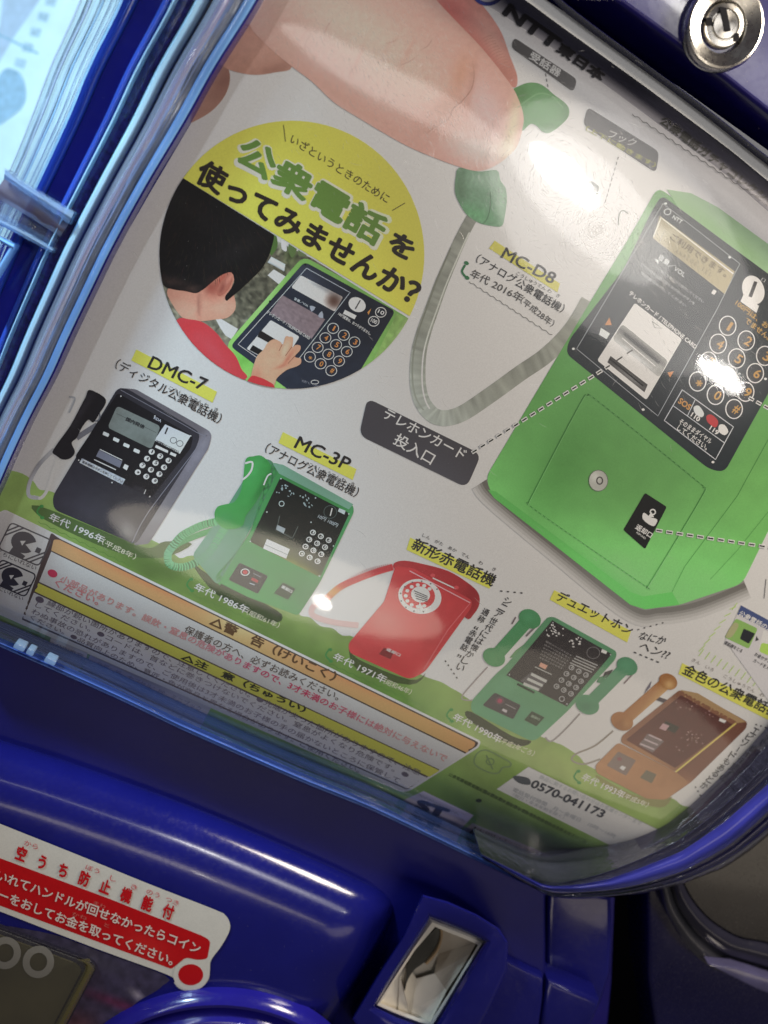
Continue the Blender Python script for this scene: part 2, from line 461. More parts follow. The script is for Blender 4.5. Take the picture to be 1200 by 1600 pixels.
# ---- the green meadow along the foot of the card
def bumps(pts, n, amp, per):
    out = []
    for i in range(len(pts) - 1):
        a, b = pts[i], pts[i + 1]; L = math.dist(a, b); k = max(2, int(L / per)) * 6
        nx, ny = (b[1] - a[1]) / L, -(b[0] - a[0]) / L
        for j in range(k):
            t = j / k; w = abs(math.sin(t * k / 6 * math.pi)) * amp
            out.append((a[0] + (b[0] - a[0]) * t + nx * w, a[1] + (b[1] - a[1]) * t + ny * w))
    out.append(pts[-1]); return out
p = Print()
top = smooth([(-60, 735), (0, 742), (12, 735), (35, 740), (52, 752), (62, 765), (80, 768), (130, 790), (240, 845), (252, 850), (262, 853), (280, 872), (300, 868), (330, 880), (395, 915), (430, 938), (462, 952), (470, 962),
              (485, 965), (500, 978), (520, 982), (535, 993), (560, 998), (650, 1050), (672, 1060), (690, 1066), (705, 1075), (718, 1082), (735, 1094), (800, 1130), (862, 1158), (880, 1165), (905, 1182), (918, 1196), (960, 1215), (1030, 1245), (1052, 1248),
              (1065, 1258), (1080, 1262), (1092, 1272), (1098, 1278)], 3, False)
meadow = top + [(1060, 1310), (1000, 1345), (905, 1376), (862, 1379), (640, 1289), (400, 1189), (140, 1077), (0, 1019), (-80, 984)]
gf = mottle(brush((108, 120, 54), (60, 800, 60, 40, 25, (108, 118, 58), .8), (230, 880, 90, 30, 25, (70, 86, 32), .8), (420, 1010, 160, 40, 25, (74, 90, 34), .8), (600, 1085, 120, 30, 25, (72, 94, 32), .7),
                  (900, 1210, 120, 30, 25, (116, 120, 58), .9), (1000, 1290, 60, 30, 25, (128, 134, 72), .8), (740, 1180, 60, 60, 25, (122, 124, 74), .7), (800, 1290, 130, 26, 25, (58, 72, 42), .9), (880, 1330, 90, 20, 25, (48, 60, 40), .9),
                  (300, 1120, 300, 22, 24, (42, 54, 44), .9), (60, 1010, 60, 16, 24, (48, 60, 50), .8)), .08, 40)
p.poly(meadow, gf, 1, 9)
for a, b in (((60, 815), (205, 885)), ((292, 925), (430, 985)), ((510, 1035), (655, 1100))):
    w = [(a[0] + (b[0] - a[0]) * t / 40, a[1] + (b[1] - a[1]) * t / 40 + 1.4 * math.sin(t * 1.5)) for t in range(41)]
    p.line(w, .8, (70, 96, 34), 2)
p.done('meadow_print', card)

# ---- thumb and fingers holding the toy receiver (a photograph printed on the card)
pf = card_hand = Print(gain=1.1)
skin2 = mottle(brush((196, 146, 124), (400, 70, 40, 30, 0, (208, 160, 140), .7), (310, 160, 40, 40, 0, (182, 138, 116), .6)), .03, 14)
pf.poly(smooth([(346, 96), (334, 128), (318, 150), (296, 186), (288, 196), (305, 189), (330, 174), (350, 152), (359, 128), (357, 108)]), mottle(brush((176, 132, 112), (352, 125, 12, 30, 30, (150, 104, 88), .6)), .03, 12), 2, 7)
pf.poly(smooth([(392, 18), (372, 48), (346, 88), (350, 104), (368, 112), (398, 117), (430, 113), (456, 104), (440, 60), (415, 10)]), mottle(brush(skin2, (430, 108, 30, 8, -10, (160, 112, 94), .6)), .04, 10), 3, 7)
pf.poly(smooth([(660, -40), (690, 10), (750, 75), (792, 128), (806, 136), (808, 118), (797, 88), (783, 50), (762, 18), (738, -10), (720, -40)]),
        mottle(brush((212, 142, 128), (700, 20, 30, 30, 0, (206, 108, 98), .8), (775, 70, 14, 60, -25, (222, 170, 152), .7), (790, 118, 16, 20, 0, (190, 128, 104), .6), (745, 72, 10, 60, -45, (184, 100, 88), .5)), .03, 10), 3, 6)
for k in range(16):      # finger-print ridges
    t = k / 15; cx, cy = 752 + 40 * t, 62 + 62 * t
    pf.line([(cx + 16 * s, cy - 12 * s + 5 * s * s) for s in (-.2, .1, .4, .7, 1)], .6, (196, 132, 116), 4)
thumb = smooth([(420, -60), (404, -10), (390, 24), (394, 46), (425, 78), (456, 104), (488, 128), (522, 160), (560, 184), (600, 208), (640, 230), (685, 249), (722, 262), (745, 267), (768, 262), (792, 246),
                (808, 228), (816, 203), (818, 180), (808, 150), (792, 124), (752, 74), (706, 26), (672, -12), (640, -60)], 6)
tf = mottle(brush((222, 172, 156), (640, 130, 150, 40, 35, (224, 182, 162), .7), (560, 40, 130, 40, 30, (226, 188, 168), .8), (530, 150, 170, 16, 33, (202, 156, 134), .6), (740, 55, 80, 10, 47, (206, 160, 142), .7),
                  (722, 118, 15, 32, 12, (210, 150, 112), .6), (736, 135, 5, 38, 10, (186, 128, 96), .5), (700, 165, 24, 12, -20, (192, 142, 116), .55), (672, 200, 26, 30, 35, (204, 158, 138), .6),
                  (760, 170, 30, 55, -20, (222, 180, 174), .85), (745, 235, 50, 22, 20, (226, 192, 182), .8), (802, 195, 10, 50, 10, (216, 200, 160), .85), (795, 232, 20, 16, 0, (222, 200, 170), .7),
                  (450, 60, 30, 40, 0, (206, 168, 148), .6), (636, 84, 4, 26, 25, (198, 150, 130), .35), (560, 92, 3, 30, 20, (200, 156, 138), .35), (610, 70, 3, 24, 35, (202, 156, 138), .3)), .035, 7)
pf.poly(thumb, tf, 5, 5)
for (a, b, c) in (((654, 85), (640, 96), (620, 104)), ((622, 60), (612, 66), (600, 68)), ((488, 50), (478, 66), (476, 84)), ((560, 100), (548, 112), (544, 126)), ((676, 60), (668, 72), (654, 80)), ((520, 30), (510, 44), (508, 58))):
    pf.line(smooth([a, b, c], 4, False), lambda t: .9 * math.sin(math.pi * min(1, max(.05, t))), (196, 152, 134), 6)
nailb = smooth([(738, 96), (741, 118), (736, 140), (722, 158), (708, 170), (700, 186), (672, 204), (664, 212)], 6, False)
pf.line(nailb, lambda t: 1.6 * math.sin(math.pi * min(1, max(.04, t))), (190, 140, 118), 6)
pf.done('hand_picture', card, 'printed thumb and fingers pinching the green toy receiver')

# ---- receiver and its grey cord
p = Print()
path = smooth([(742, 332), (724, 365), (708, 400), (690, 442), (675, 483), (662, 520), (654, 555), (653, 600), (662, 632), (684, 652), (718, 648), (765, 618), (812, 584), (855, 554), (893, 515), (920, 470)], 7, False)
cordc = mottle((156, 154, 140), .14, 3, 4)
cf = lambda x, y: [v - 22 * max(0, math.sin(x * .9 + y * .5)) * .4 for v in cordc(x, y)]
p.line(path, lambda t: 17 + 8 * min(1, t * 2.2), brush(cf, (660, 560, 8, 80, -5, (140, 138, 122), .5)), 2)
p.line([(x - 8, y - 2) for x, y in path[12:60]], 2.4, (140, 138, 122), 3)
p.line([(x + 7, y + 3) for x, y in path[6:58]], 2.4, (196, 192, 178), 3)
p.done('cord', card, 'printed grey armoured cord looping down from the receiver')
p = Print()
p.poly(smooth([(797, 146), (812, 134), (828, 129), (846, 132), (866, 148), (886, 164), (889, 180), (878, 194), (860, 207), (848, 206), (838, 196), (828, 194), (815, 204), (806, 180)], 4),
       mottle(brush((118, 178, 108), (812, 150, 16, 16, 0, (92, 150, 66), .9), (845, 170, 26, 16, 30, (130, 188, 122), .8), (884, 178, 8, 20, 0, (96, 154, 86), .7), (857, 202, 14, 8, 0, (88, 150, 76), .6)), .03, 8), 4, 4)
p.line(smooth([(809, 168), (826, 155), (842, 146), (862, 150), (880, 168)], 5, False), 1.0, (160, 208, 146), 5)
p.poly(smooth([(718, 262), (712, 278), (711, 300), (718, 318), (730, 336), (748, 348), (768, 353), (784, 353), (789, 336), (792, 312), (790, 294), (782, 282), (776, 266), (748, 268)], 4),
       mottle(brush((138, 176, 138), (720, 290, 10, 30, 0, (110, 140, 104), .7), (760, 280, 30, 14, 0, (176, 196, 172), .7), (745, 335, 30, 14, 20, (122, 190, 128), .8), (784, 320, 10, 40, 0, (176, 204, 168), .6)), .10, 3, 3), 4, 3.5)
p.line(smooth([(766, 300), (766, 322), (762, 340), (754, 350)], 4, False), .9, (66, 110, 66), 5)
p.done('receiver_picture', card, 'printed green toy telephone receiver held by the thumb')

# ---- phone hook peeping out of the glare
p = Print()
p.poly([(922, 281), (936, 291), (933, 308), (925, 302), (912, 296), (914, 286)], brush((96, 98, 92), (920, 292, 6, 6, 0, (140, 140, 130), .6)), 2, 3)
p.line(smooth([(966, 352), (968, 334), (974, 329), (982, 334)], 4, False), 1.6, (110, 120, 100), 2)
p.done('hook_picture', card)

# ---- yellow call-out circle with the child
circ = ell(456, 398, 207, 209.5, 96)
hb = Print(clip=circ)
A_, B_ = (281, 275), (641, 494.5)
hb.poly([(150, 195), (230, 244), A_, B_, (700, 530), (760, 300), (600, 100), (200, 100)], brush((228, 216, 38), (640, 430, 40, 40, 0, (226, 212, 30), .5), (330, 250, 60, 60, 0, (214, 202, 50), .5)), 2, 12)
g = hb
g.text('公衆電話', (362, 256), (588, 389), 52, (214, 214, 178), 3, .075)
g.text('公衆電話', (366, 252), (586, 385), 47, (124, 156, 58), 4, .038)
g.text('を', (604, 389), (637, 407), 32, (62, 50, 42), 4, .045)
g.text('使ってみませんか？', (303, 283), (642, 478), 40, (62, 50, 42), 4, .04)
g.text('いざというときのために', (452, 222), (604, 318), 15, (104, 88, 52), 4, .006)
g.line([(443, 195), (446, 221)], 1.3, (110, 94, 54), 4); g.line([(633, 317), (613, 329)], 1.3, (110, 94, 54), 4)
g.done('headline_circle', card, 'yellow half circle with the green and brown headline')
# the photograph of the child inside the circle
K = Print(clip=clip_convex(circ, [A_, B_, (700, 800), (0, 800), (0, 100)]))
K.poly([(200, 260), (720, 520), (700, 650), (200, 650)], mottle(brush((112, 104, 84), (400, 470, 40, 40, 0, (84, 78, 62), .8), (430, 372, 30, 12, 30, (190, 188, 168), .7), (455, 395, 12, 20, 0, (98, 112, 60), .7), (620, 540, 60, 60, 0, (150, 176, 88), .9),
                                                                     (395, 505, 14, 10, 0, (150, 150, 130), .5)), .45, 7, 9), 1, 4)
for q, c in (((( 426, 350), (434, 380), (428, 395), (422, 396), (418, 360)), (96, 124, 56)), (((440, 372), (446, 372), (448, 392), (440, 388)), (206, 202, 190)), (((452, 378), (464, 385), (458, 402), (452, 396)), (110, 128, 70)), (((470, 380), (484, 390), (478, 400), (466, 398)), (120, 130, 84))):
    K.poly(smooth(list(q), 4), c, 2)
K.poly([(336, 497), (345, 498), (372, 514), (362, 530), (352, 524), (344, 512)], (190, 186, 176), 2)
K.poly([(418, 430), (428, 421), (446, 432), (438, 446)], (206, 204, 196), 2)
K.poly([(424, 401), (446, 413), (444, 424), (418, 410)], brush((176, 174, 168), (432, 411, 10, 2, 30, (240, 240, 236), .9), (430, 418, 12, 2, 30, (70, 66, 62), .8)), 3, 2)
K.done('callout_photo', card)
boy = Print(clip=K.clip)
boy.poly(smooth([(262, 452), (300, 440), (340, 428), (362, 424), (366, 436), (362, 450), (366, 462), (368, 482), (356, 496), (338, 499), (312, 502), (290, 500), (272, 480)]),
         mottle(brush((192, 132, 104), (348, 440, 10, 20, 20, (176, 84, 62), .9), (330, 450, 10, 12, 0, (150, 70, 52), .8), (350, 480, 22, 14, 0, (206, 150, 122), .7), (290, 485, 30, 14, 0, (206, 146, 118), .7), (311, 478, 3, 20, 0, (140, 88, 70), .6)), .04, 9), 3, 4)
boy.poly(smooth([(270, 240), (250, 300), (244, 380), (248, 425), (256, 446), (270, 452), (290, 455), (306, 458), (318, 452), (330, 442), (340, 434), (350, 428), (362, 426), (366, 440), (360, 452), (352, 463), (354, 470), (362, 464), (376, 452), (392, 437), (408, 421), (418, 404), (424, 388), (428, 362), (415, 330), (340, 270)]),
         mottle(brush((22, 19, 19), (300, 330, 50, 20, 30, (36, 31, 29), .8), (370, 390, 40, 14, -30, (42, 36, 34), .7), (270, 440, 22, 8, 8, (78, 56, 48), .8), (300, 452, 16, 7, 0, (96, 68, 56), .7), (330, 438, 10, 6, -30, (70, 46, 40), .7)), .3, 5, 5), 4, 4)
boy.poly(smooth(ell(351, 446, 8, 19, 10, ang=32), 3), mottle(brush((176, 104, 80), (349, 448, 3, 10, 32, (128, 58, 46), .9), (357, 437, 3, 14, 32, (206, 138, 112), .8)), .03, 6), 5.5, 3)
R.seed(11)
for k in range(170):
    x, y = R.uniform(255, 415), R.uniform(300, 438); d_ = (x - 330) * .05
    if y > 446 - abs(x - 300) * .1 or (x > 366 and y > 455 - (x - 366)): continue
    boy.line([(x, y), (x + d_, y + 6), (x + d_ * 2.4, y + R.uniform(10, 17))], lambda t: .7 * (1 - abs(2 * t - 1)) + .1, (40 + R.random() * 26, 35 + R.random() * 18, 33), 5)
boy.poly(smooth([(276, 500), (296, 499), (318, 504), (338, 520), (352, 538), (368, 556), (377, 576), (384, 592), (330, 600), (260, 540)]),
         mottle(brush((200, 52, 58), (330, 545, 40, 10, 50, (216, 70, 74), .7), (300, 510, 20, 10, 0, (176, 40, 46), .7)), .06, 12), 5, 5)
boy.done('child_picture', card, 'printed back view of a child in a red shirt')
ph = Print(clip=K.clip)
ph.poly(rounded([(474, 400), (668, 508), (600, 640), (400, 620), (352, 540)], 14), mottle(brush((136, 178, 84), (640, 520, 12, 60, 30, (176, 200, 132), .8), (380, 560, 20, 20, 0, (104, 160, 52), .8), (420, 460, 8, 60, 32, (160, 196, 116), .7)), .04, 10), 3, 6)
ph.poly([(620, 490), (665, 510), (640, 560), (590, 610), (560, 610)], mottle(brush((152, 182, 96), (628, 520, 6, 50, 30, (190, 206, 140), .7)), .14, 9), 4, 6)
ph.poly(rounded([(476, 409), (618, 486), (548, 604), (500, 640), (452, 610), (360, 541)], 8), mottle(brush((52, 56, 66), (470, 425, 50, 20, 28, (86, 88, 100), .7), (560, 500, 40, 40, 0, (40, 42, 52), .6)), .08, 12), 5, 6)
ph.poly(rounded([(470, 430), (536, 464), (523, 487), (455, 449)], 3), mottle(brush((202, 196, 186), (522, 470, 14, 14, 0, (108, 74, 60), .95), (505, 450, 30, 5, 28, (90, 84, 84), .5)), .05, 6), 6, 3)
ph.poly([(441, 461), (508, 499), (487, 529), (422, 489)], mottle((128, 108, 106), .12, 4, 2), 6, 4)
ph.line([(479, 419), (547, 457), (456, 575)], .9, (176, 176, 180), 7); ph.line([(479, 419), (372, 538), (420, 572)], .9, (176, 176, 180), 7)
ph.poly(smooth([(484, 478), (493, 480), (487, 487)], 2), (150, 148, 150), 7); ph.poly(smooth([(497, 494), (503, 486), (505, 497)], 2), (150, 148, 150), 7)
ph.text('音量／VOL', (459, 468), (481, 480), 4, (170, 168, 170), 7, .02)
ph.text('テレホンカード / TELEPHONE CARD', (416, 489), (483, 531), 5, (196, 192, 188), 7, .02)
ph.poly(rounded([(423, 500), (468, 526), (452, 552), (405, 556), (385, 545)], 3), mottle(brush((186, 184, 178), (420, 520, 20, 10, 0, (204, 202, 196), .6)), .04, 6), 6, 4)
ph.poly([(407, 516), (430, 530), (426, 539), (402, 526)], (40, 34, 32), 7); ph.poly([(395, 539), (411, 548), (405, 555), (390, 547)], (30, 28, 28), 7)
ph.poly(rounded(ell(558, 476, 14, 11, 24, ang=28), 0), (198, 192, 186), 7); ph.line([(563, 469), (555, 483)], 1.8, (60, 56, 56), 8)
ph.poly([(539, 484), (557, 493), (554, 499), (536, 490)], (206, 200, 194), 7)
ph.poly([(580, 482), (576, 492), (574, 488)], (226, 150, 50), 7)
for (x, y, t) in ((595, 488, '10'), (584, 502, '100')):
    ph.ring(x, y, 8.3, 7.6, 1.2, (196, 190, 184), 7); ph.text(t, (x - 5.2, y + .3), (x + 3.4, y + 4.5), 6, (206, 200, 194), 7, .02)
ph.text('100円硬貨は、おつりがでません。', (528, 492), (578, 524), 5, (190, 186, 182), 7, .02)
for i, t in enumerate('123456789*0#'):
    r_i, c_i = divmod(i, 3); x = 520.5 + 16.7 * c_i - 12.1 * r_i; y = 513 + 10.7 * c_i + 14.9 * r_i
    ph.ring(x, y, 8.6, 8.0, 1.1, (178, 174, 172), 7)
    ph.text(t, (x - 2.6, y + 2.4), (x + 1.8, y + 4.8), 8 if t != '*' else 5, (206, 132, 52), 7, .02)
for (x, y) in ((477, 413), (612, 487), (422, 471)): ph.poly(ell(x, y, 1.8, 1.8, 8), (28, 28, 32), 7)
ph.text('使い方', (470, 596), (498, 606), 4, (120, 116, 118), 7); ph.ring(492, 597, 6, 3, 1, (180, 178, 178), 7)
ph.done('payphone_photo', card, 'printed close view of a green payphone keypad in the circle')
hd = Print(clip=K.clip)
hand = smooth([(398, 604), (392, 592), (396, 572), (402, 556), (412, 546), (418, 536), (428, 530), (438, 534), (442, 538), (446, 526), (452, 526), (458, 528), (457, 542), (462, 539), (469, 540), (469, 547), (461, 556),
               (464, 559), (470, 560), (470, 568), (462, 573), (450, 577), (440, 584), (432, 592), (426, 604)], 4)
hd.poly(hand, mottle(brush((206, 142, 108), (446, 545, 5, 16, 20, (224, 166, 134), .8), (425, 560, 16, 20, 0, (214, 150, 116), .6), (400, 590, 10, 16, 0, (184, 112, 84), .6), (450, 560, 3, 14, 35, (164, 96, 70), .6), (440, 572, 12, 2, -20, (160, 94, 68), .5)), .03, 8), 9, 3)
for a, b in (((456, 542), (446, 556)), ((461, 556), (450, 568)), ((441, 538), (436, 548))): hd.line([a, b], 1.0, (158, 92, 68), 10)
hd.poly(smooth([(392, 588), (404, 589), (416, 594), (428, 602), (424, 612), (385, 606)], 4), (200, 40, 46), 10)
hd.done('child_hand_picture', card, 'printed hand of the child on the card slot')

# ---- captions
def cap(name, parts, label=None):
    c = Print()
    for kind, *a in parts: getattr(c, kind)(*a)
    return c.done(name, card, label)
YB = (218, 204, 36)
c = Print()
c.poly([(213, 546), (339, 612), (332, 629), (205, 563)], (204, 192, 34), 2)
c.text('DMC-7', (230, 574), (317, 611), 20, DK, 3, .018); c.text('（ディジタル公衆電話機）', (178, 575), (341, 663), 17, DK, 3, .008)
c.text('こうしゅうでん わ　き', (263, 608), (339, 644), 6, DK, 3, 0)
c.done('caption', card, 'caption of the black phone, highlighted yellow')
c = Print()
c.poly([(442, 675), (557, 733), (551, 750), (435, 692)], (222, 210, 36), 2)
c.text('MC-3P', (459, 699), (541, 735), 20, DK, 3, .018); c.text('（アナログ公衆電話機）', (412, 706), (555, 778), 17, DK, 3, .008); c.text('こうしゅうでん わ　き', (482, 728), (552, 760), 6, DK, 3, 0)
c.done('caption', card, 'caption of the dark green phone, highlighted yellow')
c = Print()
c.poly([(773, 376), (875, 443), (871, 457), (764, 388)], (226, 214, 44), 2)
c.text('MC-D8', (782, 402), (862, 444), 18, DK, 3, .016); c.text('（アナログ公衆電話機）', (742, 409), (877, 490), 15, DK, 3, .008); c.text('こうしゅうでん わ　き', (806, 429), (873, 466), 6, DK, 3, 0)
c.text('年代', (733, 432), (761, 446), 14, (90, 84, 78), 3, .01); c.text('2016年', (767, 449), (813, 473), 14, (90, 84, 78), 3, .01); c.text('（平成28年）', (812, 473), (862, 512), 12, (96, 90, 84), 3, .006)
w = [(733 + 130 * t / 50, 440 + 84 * t / 50 + 1.3 * math.sin(t * 1.6)) for t in range(51)]; c.line(w, .9, (110, 104, 96), 3)
c.line(smooth([(727, 414), (722, 424), (727, 432)], 4, False), 3.4, (46, 140, 84), 3); c.poly(ell(729, 411, 4, 3, 10, ang=30), (46, 140, 84), 3); c.poly(ell(730, 434, 4, 3, 10, ang=30), (46, 140, 84), 3)
c.done('caption', card, 'caption of the large green phone with its year')
c = Print()
c.poly([(641, 840), (772, 901), (765, 920), (635, 859)], (202, 190, 30), 2)
c.text('新形赤電話機', (641, 857), (768, 917), 20, DK, 3, .022); c.text('しん　がた　あか　でん　　わ　　き', (659, 838), (773, 893), 6, DK, 3, 0)
c.done('caption', card, 'caption of the red phone, highlighted yellow')
c = Print()
c.poly([(866, 922), (986, 986), (980, 1004), (859, 937)], (212, 200, 40), 2)
c.text('デュエットホン', (867, 937), (983, 993), 17, DK, 3, .018); c.text('なにか', (996, 998), (1036, 1008), 13, DK, 3, .01, None, 15); c.text('ヘン??', (997, 1014), (1042, 1030), 13, DK, 3, .01)
c.dash((993, 985), (1040, 972), 5, 1.8, DK, 3, .3); c.dash((988, 1018), (1032, 1036), 5, 2, DK, 3, .45)
c.done('caption', card, 'caption of the phone with two receivers')
c = Print()
c.poly([(1066, 1036), (1215, 1112), (1210, 1130), (1060, 1053)], (220, 208, 42), 2)
c.text('金色の公衆電話機', (1064, 1052), (1212, 1123), 19, DK, 3, .02); c.text('きん　いろ　　こうしゅうでん　わ', (1080, 1033), (1192, 1090), 6, (110, 96, 84), 3, 0)
c.done('caption', card, 'caption of the golden phone')
# vertical remarks
c = Print()
c.vtext('シニア世代には懐かしい', (797, 934), (716, 1048), 12, DK, 3, .008); c.vtext('通称“赤電話”', (762, 951), (716, 1028), 11, DK, 3, .012)
c.dash((778, 923), (820, 927), 4, 2, DK, 3, .35); c.dash((694, 1030), (716, 1062), 5, 2, DK, 3, .35); c.done('remark_print', card); c = Print()
c.vtext('都市伝説？の', (1181, 1166), (1126, 1220), 11, DK, 3, .01); c.vtext('エピソードもあるとか', (1184, 1138), (1096, 1232), 10, DK, 3, .01)
c.dash((1178, 1131), (1200, 1138), 3, 2, DK, 3, .35); c.dash((1085, 1227), (1100, 1252), 4, 2, DK, 3, .35)
c.done('remark_print', card)
# year lines on the meadow
WG = (196, 196, 150)
for (a, b, t, a2, b2, t2, ph0) in (((75, 812), (160, 850), '年代 1996年', (158, 850), (210, 875), '（平成8年）', (58, 800)), ((302, 921), (385, 960), '年代 1986年', (384, 960), (434, 982), '（昭和61年）', (292, 914)),
                                  ((519, 1030), (600, 1068), '年代 1971年', (598, 1068), (640, 1086), '（昭和46年）', (509, 1024)), ((706, 1124), (780, 1162), '年代 1990年', (778, 1160), (832, 1182), '（平成2年ごろ）', (698, 1118)),
                                  ((907, 1218), (972, 1248), '年代 1993年', (970, 1246), (1010, 1262), '（平成5年）', (897, 1214))):
    k = Print(); k.text(t, a, b, 12.5, WG, 4, .014); k.text(t2, a2, b2, 9.5, (170, 172, 122), 4, .006)
    k.line(smooth([(ph0[0] + 5, ph0[1] - 9), (ph0[0], ph0[1]), (ph0[0] + 7, ph0[1] + 8)], 4, False), 2.6, (52, 104, 48), 4); k.poly(ell(ph0[0] + 7, ph0[1] - 9, 3.5, 2.6, 8), (52, 104, 48), 4); k.poly(ell(ph0[0] + 8, ph0[1] + 9, 3.5, 2.6, 8), (52, 104, 48), 4)
    k.done('year_caption', card)

# ---- dark callout labels
def lab(poly, r, name, label, fn, col=(84, 78, 78)):
    k = Print(); k.poly(rounded(poly, r, 5), col, 3); fn(k); k.done(name, card, label)
lab([(574, 622), (752, 710), (729, 762), (561, 680)], 14, 'callout_label', 'dark rounded label naming the telephone card slot',
    lambda k: (k.text('テレホンカード', (597, 652), (722, 719), 17, (206, 200, 194), 4, .012), k.text('投入口', (613, 693), (672, 727), 20, (206, 200, 194), 4, .012)), (74, 68, 68))
lab([(803, 58), (902, 124), (896, 144), (798, 74)], 8, 'callout_label', 'dark rounded label naming the receiver', lambda k: k.text('受話器', (826, 91), (872, 121), 13, (206, 200, 196), 4, .025))
lab([(918, 167), (1030, 237), (1025, 270), (911, 195)], 9, 'callout_label', 'dark rounded label with yellow words naming the hook', lambda k: (k.text('フック', (948, 214), (990, 230), 13, (190, 184, 180), 4, .012), k.text('（上下に動きます）', (914, 203), (1022, 262), 8, (190, 186, 40), 4, .02)))
k = Print(); k.dash((852, 113), (858, 146), 4, 1.2, (70, 62, 60), 3); k.done('dash_line', card); k = Print(); k.dash((967, 243), (945, 318), 9, 1.2, (70, 62, 60), 3); k.done('dash_line', card)

# heading at the rolled top edge
k = Print(S_card)
up2 = (.45, -.89)
k.text('NTT', (786, 22), (865, 78), 20, (38, 40, 56), 9, .05, (.62, -.78)); k.text('東日本', (868, 80), (937, 128), 18, (38, 40, 56), 9, .05, (.62, -.78))
k.ring(762, -8, 20, 14, 6, (40, 66, 160), 9, 24)
k.text('公衆電話ガチャコレクション', (1030, 192), (1222, 338), 15, (74, 90, 62), 9, .03, (.62, -.78))
wv = [(988 + (1230 - 988) * t / 90, 178 + (340 - 178) * t / 90 + 1.6 * math.sin(t * 1.3)) for t in range(91)]; k.line(wv, .9, (70, 66, 70), 9)
k.done('heading_print', card)

# ================================================================== printed miniature phones
# ---- the large green phone
bp = Print()
G = (114, 176, 90)
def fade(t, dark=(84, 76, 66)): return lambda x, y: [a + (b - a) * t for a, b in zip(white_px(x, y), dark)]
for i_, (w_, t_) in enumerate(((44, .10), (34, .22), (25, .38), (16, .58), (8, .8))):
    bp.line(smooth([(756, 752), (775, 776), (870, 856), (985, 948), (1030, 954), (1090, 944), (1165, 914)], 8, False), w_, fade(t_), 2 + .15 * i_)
body = smooth([(1026, 297)], 1)
front = rounded([(1028, 292), (1215, 432), (1215, 800), (1160, 912), (1062, 945), (1008, 952), (985, 945), (772, 778), (758, 748), (905, 500), (985, 368)], [14, 0, 0, 14, 8, 10, 10, 16, 20, 60, 30], 6)
bp.poly(front, mottle(brush(G, (1040, 800, 120, 80, 38, (122, 182, 96), .7), (870, 740, 40, 90, 32, (92, 154, 70), .6), (960, 920, 140, 18, 38, (90, 154, 74), .7), (1180, 770, 60, 90, 30, (122, 182, 92), .7),
                               (900, 540, 20, 60, 32, (120, 186, 100), .6), (1010, 340, 20, 70, 32, (150, 196, 132), .8), (1100, 370, 90, 12, 37, (130, 184, 96), .7), (1190, 860, 40, 40, 0, (112, 172, 82), .7)), .025, 26), 3, 8)
bp.poly([(1042, 296), (1080, 302), (1122, 324), (1215, 392), (1215, 448), (1150, 392), (1060, 324)], mottle(brush((176, 208, 160), (1110, 355, 80, 10, 36, (150, 196, 118), .7)), .02, 12), 4, 7)
bp.poly([(1062, 945), (1008, 952), (985, 945), (772, 778), (762, 765), (775, 768), (985, 925), (1005, 932), (1050, 925)], brush((92, 164, 74), (900, 870, 100, 6, 38, (100, 172, 80), .6)), 4, 8)
bp.line([(1215, 660), (1152, 775), (1070, 885), (1050, 925)], 1.0, (82, 146, 66), 5)
bp.line([(1200, 800), (1152, 860), (1110, 905)], .8, (86, 148, 68), 5)
bp.done('green_payphone_picture', card, 'printed large green payphone, its right side cut by the frame')
BIG = bpy.data.objects['green_payphone_picture']
q = Print()
q.poly(rounded([(1034, 305), (1225, 446), (1225, 570), (1132, 738), (1108, 733), (884, 552), (890, 530), (975, 420), (1018, 330)], [10, 0, 0, 12, 16, 16, 10, 20, 14], 5),
       mottle(brush((54, 62, 66), (1010, 400, 60, 60, 0, (108, 108, 104), .85), (1090, 420, 80, 60, 30, (92, 92, 94), .7), (1150, 560, 40, 26, 30, (120, 118, 116), .6), (930, 520, 40, 30, 0, (40, 50, 56), .5)), .06, 9), 5, 6)  # lighter spots paint a highlight into the plate's ink
q.line([(1036, 318), (1156, 412), (1120, 484), (1028, 650), (901, 545), (1036, 318)], .9, (168, 168, 166), 6)
q.done('front_plate', BIG, 'dark grey front plate')
q = Print()
q.poly([(1031, 337), (1148, 424), (1133, 460), (1020, 372)], brush((196, 180, 142), (1040, 365, 20, 10, 0, (210, 200, 180), .8)), 6, 6); q.line([(1021, 370), (1033, 340), (1146, 428)], 2.0, (222, 216, 200), 7)
q.text('ご利用できます。', (1046, 373), (1133, 434), 11, (130, 110, 84), 7, .015); q.text('ＡＮＡＬＯＧ　ＴＥＬ', (1054, 394), (1110, 432), 6, (150, 130, 100), 7, .01)
q.done('lcd_screen', BIG, 'beige display with a line of text')
q = Print()
q.ring(1043, 331, 5.2, 4.6, 1.4, (198, 196, 194), 7); q.text('NTT', (1050, 341), (1064, 350), 6, (198, 196, 194), 7, .03)
q.text('音量／VOL', (1027, 404), (1068, 434), 9, (190, 188, 186), 7, .02)
for i, t in enumerate(('ディスプレイの表示を見ながら操作してください', '緊急の場合は受話器をあげ赤いボタンを', '電話番号を押してください')):
    q.text(t, (1000 - 0 * i, 402 + 10 * i + i * 3), (1098 - 14 * i, 474 + 3 * i), 5, (164, 162, 160), 7, .01)
q.text('テレホンカード / TELEPHONE CARD', (982, 460), (1086, 546), 7.5, (206, 202, 198), 7, .025)
q.poly([(952, 496), (956, 508), (945, 508)], (220, 148, 50), 7); q.poly([(1053, 580), (1047, 590), (1043, 582)], (220, 148, 50), 7); q.poly([(939, 512), (953, 521), (948, 530), (936, 523)], (200, 198, 196), 7)
q.poly([(1028, 413), (1030, 407), (1022, 404)], (200, 198, 196), 7)
